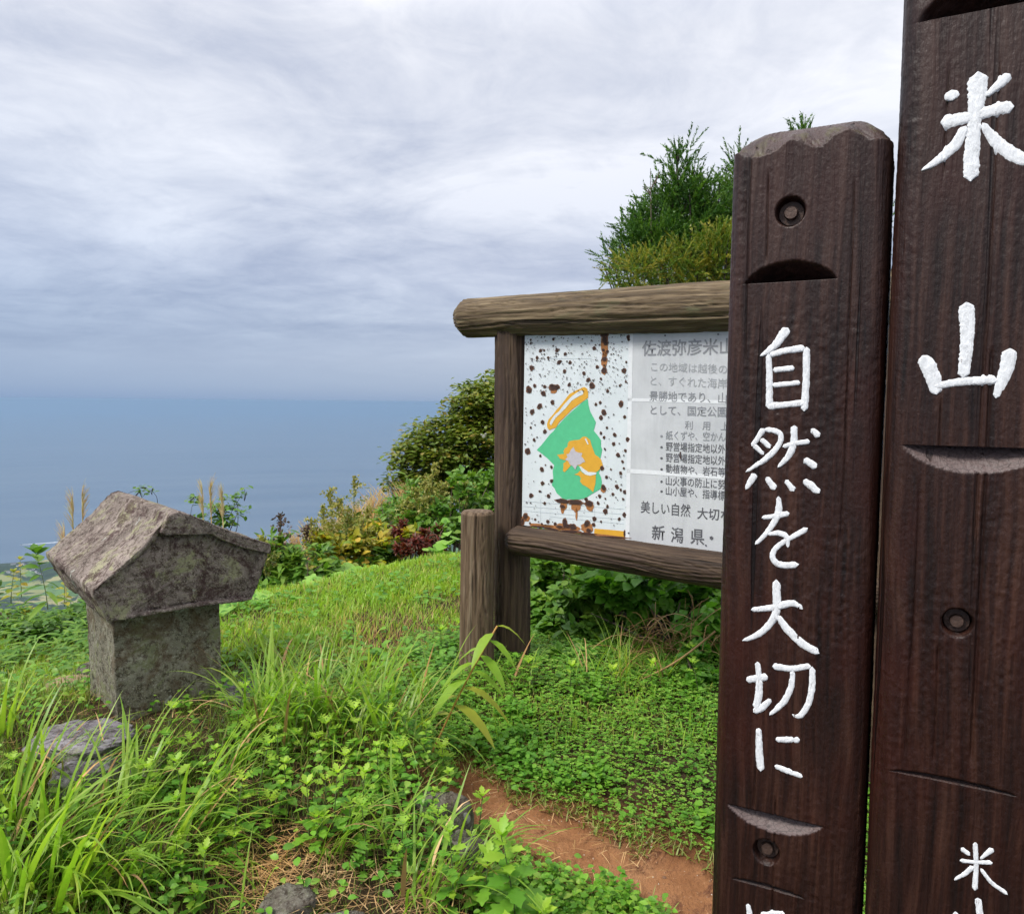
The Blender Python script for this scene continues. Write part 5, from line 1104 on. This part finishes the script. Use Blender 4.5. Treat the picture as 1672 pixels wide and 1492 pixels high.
# broad light leaves creeping along the ridge line
s_i = 0
ORD = 'first second third fourth fifth sixth seventh eighth ninth tenth eleventh twelfth thirteenth fourteenth fifteenth sixteenth seventeenth eighteenth nineteenth twentieth twenty-first twenty-second twenty-third'.split()
for (px, py, Yw) in sorted([(380, 985, 4.5), (410, 968, 4.7), (440, 985, 4.7), (395, 1000, 4.5), (360, 995, 4.5), (540, 958, 5.3), (565, 952, 5.4), (600, 945, 5.5), (630, 935, 5.6), (648, 930, 5.7), (585, 938, 5.6), (505, 968, 5.1), (480, 975, 5.0), (680, 920, 5.9), (725, 905, 6.1), (735, 885, 6.3), (700, 900, 6.1), (740, 850, 6.8), (730, 868, 6.6), (500, 940, 5.4), (550, 925, 5.8), (320, 1010, 4.5)]):
    p = P(px, py, Yw); zz = max(p[2], float(Hz(p[0], p[1]))+.02)
    e = empty('broad_leaf_vine', (p[0], p[1], zz-.06), f'pale broad leaved vine on the ridge edge, {ORD[s_i]} from the shrine towards the stake', 'vine', 'broad leaved vines along the lawn edge'); s_i += 1
    child('stem', LM['lan'], e, M=M_leaf((0, 0, 0), (0.1, 0.1, 1), (0, -1, 0), .06, .3))
    for j in range(5):
        a = random.uniform(0, 6.28); child('leaf', LM['kud'], e, M=M_leaf((.05*math.cos(a), .05*math.sin(a), .05+random.uniform(-.02, .03)), (math.cos(a), math.sin(a), random.uniform(-.2, .3)), (random.uniform(-.3, .3), -.5, 1), random.uniform(.07, .12)))
# flowering mugwort spikes
def spike(px_top, py_top, py_base, Yw, mat, label, name='flowering_mugwort', cat='tall weed', wid=.09, group='tall flowering weeds on the slope', n=420):
    top = P(px_top, py_top, Yw); bot = P(px_top+random.uniform(-8, 8), py_base, Yw); h = top[2]-bot[2]
    e = empty(name, bot, label, cat, group); s = Soup(); st = Soup()
    t_ = np.linspace(0, 1, 10); cx = (top[0]-bot[0])*t_; st.tube(np.stack([cx, 0*t_, h*t_], -1), .006*(1-.8*t_), 5)
    for i in range(22):
        tt = .25+.72*i/21; L = wid*2.4*(1.05-tt)**.8*random.uniform(.6, 1.2)+.02; a = random.uniform(0, 6.28); k = max(6, int(n/22))
        q = rng.uniform(0, 1, k); base_ = np.array([(top[0]-bot[0])*tt, 0, h*tt])
        pos = base_+np.stack([math.cos(a)*L*q, math.sin(a)*L*q, L*q*1.0-.3*L*q**2], -1)+rng.normal(size=(k, 3))*.006
        d = norm(rng.normal(size=(k, 3))+[0, 0, .6]); s.add(LQUAD, frames(d, rng.normal(size=(k, 3)), rng.uniform(.015, .034, k)), pos, rng.uniform(0, 1, k))
    k = 60; q = rng.uniform(.8, 1.02, k); pos = np.stack([(top[0]-bot[0])*q, 0*q, h*q], -1)+rng.normal(size=(k, 3))*.006
    s.add(LQUAD, frames(norm(rng.normal(size=(k, 3))+[0, 0, 1]), rng.normal(size=(k, 3)), rng.uniform(.015, .028, k)), pos, rng.uniform(0, 1, k))
    st.build('stem', M_STEM, e); tag(s.build('leafy_spike', mat, e), kind='stuff'); return e
for (a, b_, c_, Yw, lab) in [(540, 800, 940, 6.3, 'tall pale green flowering weed with a feathery spike, left of centre'), (578, 780, 930, 6.5, 'tallest feathery flowering weed standing against the sea'), (527, 828, 940, 6.2, 'shorter feathery weed left of the tall ones'), (552, 815, 930, 6.4, 'feathery weed between the two tallest'), (508, 850, 950, 6.2, 'low feathery weed at the left of the group'), (600, 830, 930, 6.6, 'feathery weed right of the tallest'), (568, 835, 935, 6.5, 'bushy feathery weed in the middle of the group'), (708, 760, 860, 7.0, 'feathery spike in front of the dark round tree'), (695, 790, 870, 7.0, 'feathery weed before the tree, left'), (680, 800, 880, 7.0, 'feathery weed before the tree, lower left'), (720, 790, 870, 7.1, 'feathery weed before the tree, right'), (590, 850, 940, 6.3, 'low feathery weed before pampas grass'), (667, 815, 880, 7.1, 'pale feathery weed beside pampas grass'), (760, 790, 860, 7.2, 'feathery weed near the board upright')]:
    spike(a, b_, c_, Yw, M_SPIKE, lab)
spike(457, 842, 950, 5.6, M_PURP, 'dark brown seed head standing right of the shrine roof', 'seed_head_weed', 'dry weed', .07, n=200)
spike(502, 860, 950, 6.0, M_PURP, 'brown drooping seed head left of the feathery weeds', 'seed_head_weed', 'dry weed', .07, n=200)
spike(432, 880, 960, 5.4, M_SPIKE, 'small weed close to the roof tip', 'flowering_mugwort', 'tall weed', .06)
# pampas grass
def pampas(px, py, pyb, Yw, label, plume=.16, curve=.06, nst=46, fat=1.0):
    top = P(px, py, Yw); bot = P(px+4, pyb, Yw); e = empty('pampas_grass', bot, label, 'pampas grass', 'pampas grass plumes beyond the lawn')
    h = top[2]-bot[2]; st = Soup(); t_ = np.linspace(0, 1, 8); sg = random.choice((-1, 1)); dx = (top[0]-bot[0])
    st.tube(np.stack([dx*t_, 0*t_, h*t_], -1), .0035, 4); st.build('stem', M_PAMPAS, e)
    s = Soup(); 
    for i in range(nst):
        q0 = 1-plume/h*random.uniform(0, 1); b0 = np.array([dx*q0, 0, h*q0]); k = 7; tt = np.linspace(0, 1, 5)
        L = plume*random.uniform(.35, .6); a = random.uniform(0, 6.28); sp = random.uniform(.08, .30)*(1.6 if fat > 1 else 1)
        pth = b0+np.stack([math.cos(a)*L*sp*tt+sg*curve*tt**2*.6, math.sin(a)*L*sp*tt, L*tt*.95], -1); s.tube(pth, .0022*fat*(1-.7*tt), 3, random.random())
    s.build('plume', M_PAMPAS, e)
for (a, b_, c_, Yw, lab) in [(118, 815, 960, 4.9, 'pampas plume left of the shrine roof'), (134, 806, 960, 4.9, 'second pampas plume at the roof, nearer to it'), (104, 868, 980, 4.8, 'lowest pampas plume beside the roof edge'), (330, 800, 900, 5.2, 'pampas plume rising behind the shrine ridge, left'), (343, 796, 900, 5.2, 'pampas plume rising behind the shrine ridge, middle'), (362, 804, 900, 5.2, 'pampas plume rising behind the shrine ridge, right')]:
    pampas(a, b_, c_, Yw, lab, .20, .03 if a > 200 else -.05)
for i in range(60):
    t1 = i/59; px = 455+205*t1+random.uniform(-14, 14); py = 905-105*t1+random.uniform(-8, 34); pampas(px, py, py+90, 8.2+random.uniform(-.4, .6), 'pinkish pampas plume in the pale stand on the slope', .40, .12, 34, 2.6)

# round leaved tree right of centre
def limb_tree(name, label, cat, base_, pads, nleaf, proto, size, mat, trunk_r, horiz=.25, group=None, crownname='crown', spread=.13, sub=60):
    e = empty(name, base_, label, cat, group); base_ = np.array(base_, float); s = Soup(); tr = Soup()
    cs = [np.array(P(a, b, c)) for a, b, c, *_ in pads]; rads = [np.array(q[3:6]) for q in pads]; vol = np.array([np.prod(r_)**(2/3) for r_ in rads]); vol /= vol.sum()
    hub = base_+(np.mean(cs, 0)-base_)*[.6, .6, .45]
    t_ = np.linspace(0, 1, 10)[:, None]; tr.tube(base_*(1-t_)+hub*t_+np.sin(t_*5)*trunk_r*.4, np.linspace(trunk_r, trunk_r*.75, 10), 8)
    for c, rd, k in zip(cs, rads, vol):
        mid = hub*.45+c*.55+np.array([0, 0, -rd[2]*.9])+rng.normal(size=3)*.12; pth = (1-t_)**2*hub+2*t_*(1-t_)*mid+t_**2*c
        tr.tube(pth, np.linspace(trunk_r*.55, trunk_r*.12, 10), 6)
        n = int(nleaf*k); m_n = max(4, n//sub); sc_, sd = clump_pos(m_n, c, rd, .5)
        for q in range(0, m_n, 2):
            t2 = np.linspace(0, 1, 5)[:, None]; tr.tube(c*(1-t2)+sc_[q]*t2+rng.normal(size=3)*.03*np.sin(t2*3), np.linspace(trunk_r*.12, .004, 5), 4)
        m_ = rng.integers(0, m_n, n); pos = sc_[m_]+rng.normal(size=(n, 3))*[spread, spread, spread*.45]
        d = norm(rng.normal(size=(n, 3))*[1, 1, horiz]+[0, 0, -.1]); up = norm(np.array([0, -.1, 1.0])+rng.normal(size=(n, 3))*.3)
        tone = rng.uniform(0, .5, m_n)[m_]
        s.add(proto, frames(d, up, rng.uniform(*size, n)), pos, np.clip(tone+rng.uniform(0, .5, n), 0, .999))
    tr.build('trunk', M_BARK, e, origin=base_); s.build(crownname, mat, e, origin=base_); return e
M_BARK = woodmat('bark', (.02, .015, .012), (.05, .04, .03), (.09, .07, .055), (30, 30, 8), .9, .9)
b_ = P(815, 960, 9.5)
limb_tree('round_tree', 'dark green spreading tree behind the notice board upright', 'tree', (b_[0], 9.5, float(Hz(b_[0], 9.5))), 
    [(795, 655, 9.3, .38, .5, .22), (765, 668, 9.3, .30, .4, .13), (840, 640, 9.6, .5, .5, .28), (790, 690, 9.2, .3, .4, .12), (735, 700, 9.2, .42, .4, .13), (705, 712, 9.2, .22, .3, .09), (780, 720, 9.0, .42, .4, .16), (700, 735, 9.1, .36, .4, .12), (745, 745, 9.0, .45, .4, .15), (690, 760, 9.1, .36, .4, .13), (800, 760, 9.1, .4, .4, .22), (725, 785, 9.0, .4, .4, .16), (680, 790, 9.0, .3, .3, .12), (655, 793, 9.0, .16, .2, .07), (860, 700, 9.6, .5, .5, .4), (770, 800, 9.2, .4, .4, .2), (880, 780, 9.6, .5, .5, .4), (675, 815, 9.0, .22, .25, .1)],
    24000, LQUAD, (.055, .10), M_TREE, .09, spread=.09, sub=45)
# cedar
def spray_proto(n=34, seed=0):
    rg = np.random.default_rng(seed); v = []; f = []
    t_ = np.linspace(0, 1, 6); pts = np.stack([0*t_, t_, .18*t_**2], -1)
    for i in range(n):
        q = rg.uniform(.02, 1)**.9; b0 = np.array([0, q, .18*q*q]); a = rg.uniform(0, 6.28); L = .17*(1.15-q*.6)
        d = norm(np.array([math.cos(a)*.8, 1.15, math.sin(a)*.8])); sd = norm(np.cross(d, [math.sin(a), .2, math.cos(a)]))*.026
        k = len(v); v += [tuple(b0-sd), tuple(b0+sd), tuple(b0+d*L)]; f.append([k, k+1, k+2])
    k = len(v); v += [(-.012, 0, 0), (.012, 0, 0), (0, 1, .18)]; f.append([k, k+1, k+2]); return v, f
SPR = [spray_proto(36, i) for i in range(3)]
def cedar(name, label, base_, leaders, lower, mat, seed=1):
    e = empty(name, base_, label, 'tree'); base_ = np.array(base_, float); s = Soup(); tr = Soup(); rg = np.random.default_rng(seed)
    for (px, py, pyb, Yw, rad) in leaders:       # tip, bottom of its cone, radius in m at the bottom
        top = P(px, py, Yw); bot = P(px, pyb, Yw); h = top[2]-bot[2]; t_ = np.linspace(0, 1, 12)[:, None]
        tr.tube(np.concatenate([base_[None]*(1-t_[:-1])+bot[None]*t_[:-1], bot[None]*(1-t_)+top[None]*t_]), np.concatenate([np.linspace(.06, .02, 11), np.linspace(.02, .004, 12)]), 6)
        nb = int(34*max(h, .4)/.6*(.5+rad*1.6))
        for i in range(nb):
            q = rg.uniform(0, 1); zc_ = bot+(top-bot)*q; L = rad*(1-q)**.8*rg.uniform(.6, 1.15)+.05; a = rg.uniform(0, 6.28); el = .55+.6*q
            d = norm(np.array([math.cos(a), math.sin(a), el])); tip = zc_+d*L; t3 = np.linspace(0, 1, 5)[:, None]
            tr.tube(zc_*(1-t3)+tip*t3+np.array([0, 0, -.04])*np.sin(t3*3.14)*L, np.linspace(.009, .003, 5), 4)
            k = int(5+19*L); u_ = rg.uniform(.3 if L > .2 else .1, 1.05, k); pos = zc_+d*L*u_[:, None]+rg.normal(size=(k, 3))*.035
            dd = norm(d*.7+rg.normal(size=(k, 3))*.55+[0, 0, .35]); s.add(SPR[i % 3], frames(dd, rg.normal(size=(k, 3)), rg.uniform(.12, .27, k)*(1 if q < .8 else .75)), pos, np.clip(rg.uniform(0, .4)+rg.uniform(0, .6, k), 0, .999))
        k = 9; pos = bot+(top-bot)*rg.uniform(.75, 1, k)[:, None]; s.add(SPR[0], frames(norm(rg.normal(size=(k, 3))*.35+[0, 0, 1]), rg.normal(size=(k, 3)), .15), pos, rg.uniform(0, 1, k))
        s.add(SPR[1], frames(np.array([[0, 0, 1.0]]), np.array([[1.0, 0, 0]]), .16), np.array([top-[0, 0, .08]]), np.array([.3]))
    for (px, py, Yw, rx, ry, rz, n) in lower:
        c = P(px, py, Yw); pos, d = clump_pos(n, c, np.array([rx, ry, rz]), .35, rg); dd = norm(d*.8+rg.normal(size=(n, 3))*.5+[0, 0, .3])
        s.add(SPR[0], frames(dd, rg.normal(size=(n, 3)), rg.uniform(.09, .18, n)), pos, np.clip(rg.uniform(0, .3)+rg.uniform(0, .7, n), 0, .999))
        for j in range(5): t3 = np.linspace(0, 1, 6)[:, None]; tr.tube(base_*(1-t3)+pos[j]*t3, np.linspace(.02, .005, 6), 4)
    tr.build('trunk', M_BARK, e, origin=base_); s.build('crown', mat, e, origin=base_); return e
bx_, by_ = P(1150, 600, 6.6)[0], 6.6
cedar('cedar_tree', 'young cedar with an upright feathery tip behind the notice board', (bx_, by_, float(Hz(bx_, by_))-.1),
    [(1106, 252, 340, 6.5, .10), (1106, 330, 450, 6.5, .34), (1142, 305, 440, 6.5, .26), (1085, 325, 440, 6.6, .22), (1165, 350, 450, 6.6, .3), (1060, 345, 450, 6.5, .22), (1040, 375, 455, 6.5, .25)],
    [(1062, 372, 6.5, .16, .2, .14, 50), (1155, 318, 6.5, .16, .2, .16, 50), (1128, 290, 6.5, .10, .15, .14, 26), (1090, 400, 6.5, .35, .3, .28, 240), (1040, 415, 6.5, .25, .25, .2, 130), (1000, 425, 6.5, .12, .15, .10, 40), (1150, 380, 6.6, .3, .3, .3, 200), (1120, 340, 6.5, .22, .2, .3, 130), (1170, 430, 6.5, .3, .3, .3, 160), (1100, 470, 6.6, .5, .3, .3, 200)], M_CEDAR, 4)
cedar('cedar_tree', 'second cedar whose tips show above and beside the carved post', (bx_+.75, by_+.1, float(Hz(bx_+.75, by_))-.1),
    [(1312, 218, 300, 6.7, .10), (1311, 300, 460, 6.7, .5), (1212, 258, 340, 6.8, .10), (1208, 330, 450, 6.8, .34), (1198, 300, 450, 6.8, .22), (1260, 280, 460, 6.7, .4), (1380, 290, 460, 6.9, .4)],
    [(1200, 370, 6.8, .3, .3, .4, 160), (1300, 420, 6.9, .5, .4, .5, 240)], M_CEDAR, 9)
cedar('yellow_conifer', 'yellowish low conifer bush just above the top beam of the board', (bx_-.1, by_-.35, float(Hz(bx_, by_-.35))-.1),
    [(1170, 395, 470, 6.1, .2)], [(1080, 440, 6.1, .35, .2, .15, 260), (1140, 430, 6.1, .3, .2, .18, 240), (1180, 420, 6.1, .2, .2, .22, 170), (1030, 448, 6.1, .22, .2, .12, 120), (1120, 480, 6.1, .5, .2, .2, 250)], M_CEDARY, 14)
# bare twigs
s = Soup(); c0 = P(1063, 400, 6.4)
for (q, a) in [((1062, 275), (1064, 420)), ((1052, 300), (1062, 315)), ((1050, 305), (1062, 318)), ((1075, 285), (1063, 308)), ((1077, 280), (1070, 300)), ((985, 460), (1010, 420)), ((990, 450), (1020, 425)), ((1097, 380), (1070, 395))]:
    s.tube(np.array([P(*a, 6.4)+(P(*q, 6.4)-P(*a, 6.4))*k for k in np.linspace(0, 1, 5)]), np.linspace(.006, .002, 5), 5)
o = s.build('dead_twig', M_TWIG, origin=P(1064, 460, 6.4)); tag(o, 'bare dead twig sticking up left of the cedar tip', 'twig')

# shrub beneath the board
bush('broadleaf_shrub', 'dense leafy shrub below the lower beam of the board', 'shrub', [(900, 935, 4.6, .26, .22, .18), (900, 985, 4.3, .22, .2, .17), (950, 965, 4.2, .24, .2, .18), (900, 1035, 4.0, .18, .16, .12), (880, 900, 5.2, .3, .3, .2), (950, 1030, 3.95, .18, .14, .12), (890, 1070, 3.9, .14, .12, .07)], 6000, LOVATE, (.045, .08), M_BUSH)
bush('broadleaf_shrub', 'bright broad leaved shrub between the board and the carved post', 'shrub', [(1040, 955, 3.95, .22, .16, .11), (1100, 975, 3.8, .22, .16, .11), (1155, 990, 3.7, .18, .14, .11), (1165, 1035, 3.65, .10, .10, .10), (1000, 975, 4.0, .18, .15, .11), (1230, 1000, 3.8, .3, .2, .3)], 2800, LOVATE, (.055, .095), M_MUG)
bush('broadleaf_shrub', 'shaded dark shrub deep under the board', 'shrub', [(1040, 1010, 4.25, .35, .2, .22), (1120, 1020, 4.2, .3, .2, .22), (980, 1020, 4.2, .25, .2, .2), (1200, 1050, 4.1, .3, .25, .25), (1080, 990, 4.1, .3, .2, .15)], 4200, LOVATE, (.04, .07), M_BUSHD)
bush('small_shrub', 'sparse young shrub at the foot of the carved post', 'shrub', [(1145, 1085, 3.45, .10, .08, .08), (1120, 1105, 3.4, .09, .08, .05), (1165, 1125, 3.35, .09, .08, .06)], 300, LOVATE, (.035, .06), M_MUG)
bush('small_shrub', 'low leafy growth between upright and clover', 'shrub', [(880, 1095, 3.6, .10, .08, .05), (920, 1085, 3.65, .12, .08, .06), (970, 1100, 3.6, .1, .08, .05), (1040, 1115, 3.5, .1, .08, .04)], 620, LOVATE, (.03, .055), M_BUSH)
# dry twigs under the shrub, one long pale stick
s = Soup()
for i in range(150):
    a = P(random.uniform(1040, 1180), random.uniform(1020, 1105), random.uniform(3.5, 3.8)); d = rng.normal(size=3)*[.16, .08, .1]; k = np.linspace(0, 1, 6)[:, None]
    s.tube(a+d*k+np.array([0, 0, .05])*np.sin(k*3.1), .0018, 3, random.random())
tag(s.build('dry_twigs', M_STRAW), 'tangle of dry brown twigs under the shrub beside the carved post', 'twigs', kind='stuff')
s = Soup(); a, b_ = P(1040, 1112, 3.42), P(1168, 1030, 3.3); k = np.linspace(0, 1, 10)[:, None]; s.tube(a*(1-k)+b_*k+np.array([0, 0, -.025])*np.sin(k*3.1), .0045, 6, .7)
tag(s.build('fallen_stick', M_STRAW, origin=a), 'long pale bent stick leaning over the dry twigs', 'stick')

# left background plants
bush('leafy_shrub', 'reddish brown shrub at the far left edge', 'shrub', [(15, 1030, 5.3, .18, .2, .10), (50, 1020, 5.4, .12, .15, .12), (0, 1045, 5.0, .2, .2, .1)], 900, LOVATE, (.04, .075), M_YEL)
bush('leafy_shrub', 'green shrub between the far left edge and the shrine', 'shrub', [(100, 1020, 5.2, .2, .2, .12), (125, 1000, 5.3, .12, .2, .12), (60, 1035, 5.0, .2, .2, .08), (150, 1010, 5.1, .15, .2, .12)], 1900, LOVATE, (.045, .08), M_BUSH)
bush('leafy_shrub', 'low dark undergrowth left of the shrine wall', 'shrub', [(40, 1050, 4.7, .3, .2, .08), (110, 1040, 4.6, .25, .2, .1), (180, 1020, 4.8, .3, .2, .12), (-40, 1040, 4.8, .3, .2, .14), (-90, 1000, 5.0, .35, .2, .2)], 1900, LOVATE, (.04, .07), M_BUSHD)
e = weed(78, 995, .36, 'lan', 'bov', .17, 15, 'tall nodding weed with long drooping leaves left of the shrine roof', 'plant', name='drooping_plant', depth=4.7, z=P(78, 995, 4.7)[2], seed=2)
for i, (px, py, h) in enumerate([(18, 985, .22), (35, 975, .25), (105, 990, .18)]):
    weed(px, py, h, 'yov', 'yov', .07, 12, f'brownish young sapling {["at the left edge", "second from the left edge", "between the nodding weed and the roof"][i]}', 'plant', name='sapling', depth=5.1, z=P(px, py, 5.1)[2], seed=30+i)
# small trees tops behind the shrine ridge
limb_tree('maple_sapling', 'slender maple sapling showing above the shrine ridge on the right', 'tree', (P(355, 960, 5.6)[0], 5.6, P(355, 960, 5.6)[2]), [(318, 815, 5.5, .05, .05, .03), (345, 835, 5.6, .10, .08, .05), (385, 812, 5.6, .05, .05, .06), (370, 835, 5.6, .09, .08, .05), (355, 850, 5.6, .12, .08, .04), (400, 800, 5.6, .02, .02, .02), (325, 850, 5.6, .06, .05, .03), (388, 835, 5.5, .05, .05, .03)], 420, LOAK, (.035, .055), M_BUSH, .008, spread=.03, sub=16)
limb_tree('maple_sapling', 'tiny leafy twig top above the middle of the shrine ridge', 'tree', (P(240, 900, 5.6)[0], 5.6, P(240, 900, 5.6)[2]), [(236, 796, 5.5, .03, .03, .015), (228, 800, 5.5, .02, .02, .01), (246, 802, 5.5, .02, .02, .01)], 34, LOAK, (.03, .045), M_BUSH, .006, spread=.02, sub=8)

# ------------------------------------------------------------------ far below: boat, houses
d0 = ray(35, 889); tt = (-985-CAM[2])/d0[2]; bpnt = CAM+d0*tt; bz = -985-(bpnt[0]**2+bpnt[1]**2)/(2*7.4e6); d1 = ray(130, 882); wpt = CAM+d1*((-985-CAM[2])/d1[2])
boat = empty('motor_boat', (bpnt[0], bpnt[1], bz), 'tiny white motor boat on the sea at the head of its wake', 'boat')
wdir = norm((wpt-bpnt)*[1, 1, 0]); M_WH = simple('white_gelcoat', (.8, .8, .8), .4); M_DK = simple('dark_glass', (.03, .04, .05), .2)
hull = [(-9, -2.6, 1.6), (-9, 2.6, 1.6), (2, 2.6, 1.8), (9, 0, 2.6), (2, -2.6, 1.8), (-9, -2, -.4), (-9, 2, -.4), (2, 1.8, -.4), (7, 0, -.3), (2, -1.8, -.4)]
aa = math.atan2(-wdir[1], -wdir[0])
h_ = mesh_obj('hull', hull, [[0, 4, 3, 2, 1], [0, 1, 6, 5], [1, 2, 7, 6], [2, 3, 8, 7], [3, 4, 9, 8], [4, 0, 5, 9]], M_WH, boat, smooth=False)
cb = [(x, y, z) for x in (-4, 2) for y in (-1.7, 1.7) for z in (1.7, 4)]
mesh_obj('cabin', cb, [[0, 1, 3, 2], [4, 6, 7, 5], [0, 4, 5, 1], [2, 3, 7, 6], [1, 5, 7, 3]], M_DK, boat, smooth=False); boat.rotation_euler = (0, 0, aa)
L = np.linalg.norm((wpt-bpnt)[:2]); n = 80; V = []
for i in range(n):
    t1 = i/(n-1); ww = 4+16*t1; c_ = bpnt+wdir*L*t1*2.2; sd = np.array([-wdir[1], wdir[0], 0])
    V.append([c_+sd*ww*(-1+2*j/4)*(1+.2*math.sin(i*1.7+j)) for j in range(5)])
V = np.array(V); V[..., 2] = -985-(V[..., 0]**2+V[..., 1]**2)/(2*7.4e6)+.8
m, t, b = new_mat('foam'); g_ = obj_co(t); b.inputs['Base Color'].default_value = (.85, .87, .9, 1); b.inputs['Roughness'].default_value = .9
wk = grid_mesh('boat_wake', V-bpnt, m); wk.location = bpnt; tag(wk, 'long thin white wake trailing behind the tiny boat', kind='stuff')
M_RF = simple('tiled_roof', (.12, .12, .14), .7); M_WL = simple('pale_wall', (.62, .62, .6), .8)
hx = sorted([(22, 921), (31, 923), (38, 921), (45, 924), (34, 928), (52, 931), (60, 934), (56, 928), (66, 938), (14, 934)])
for i, (px, py) in enumerate(hx):
    d = ray(px, py); tt = np.linspace(2500, 5200, 900); pp = CAM+d*tt[:, None]; r_ = np.hypot(pp[:, 0], pp[:, 1]); a_ = np.arctan2(pp[:, 0], pp[:, 1])
    co_ = 5330+130*fbm(a_*7+3, 0*a_, 0., 4); hl_ = 26*(fbm(pp[:, 0]/520, pp[:, 1]/520, 4., 5)+.55)+55*np.exp(-((r_-(co_-230))/190)**2)*(.75+.5*fbm(a_*14, r_/900, 8., 3)); zz = -991+np.maximum(hl_, 3)*sst((co_-r_)/140)
    k = int(np.argmax(pp[:, 2] < zz+2)); p = pp[k]
    if not pp[k, 2] < zz[k]+2: continue
    e = empty('farm_house', (p[0], p[1], zz[k]), f'tiny pale house on the coastal hill far below, {ORD[i]} from the left', 'house', 'tiny houses on the coastal hill', rz=i*.7)
    wv, dv_, hv = 9+i % 3*3, 6, 5; v = [(x, y, z) for z in (-3, hv) for x, y in ((-wv, -dv_), (wv, -dv_), (wv, dv_), (-wv, dv_))]
    mesh_obj('wall', v, [[0, 1, 5, 4], [1, 2, 6, 5], [2, 3, 7, 6], [3, 0, 4, 7]], M_WL, e, smooth=False)
    v = [(-wv-1, -dv_-1, hv), (wv+1, -dv_-1, hv), (wv+1, dv_+1, hv), (-wv-1, dv_+1, hv), (-wv-1, 0, hv+4), (wv+1, 0, hv+4)]
    mesh_obj('roof', v, [[0, 1, 5, 4], [2, 3, 4, 5], [1, 2, 5], [3, 0, 4], [3, 2, 1, 0]], M_RF, e, smooth=False)
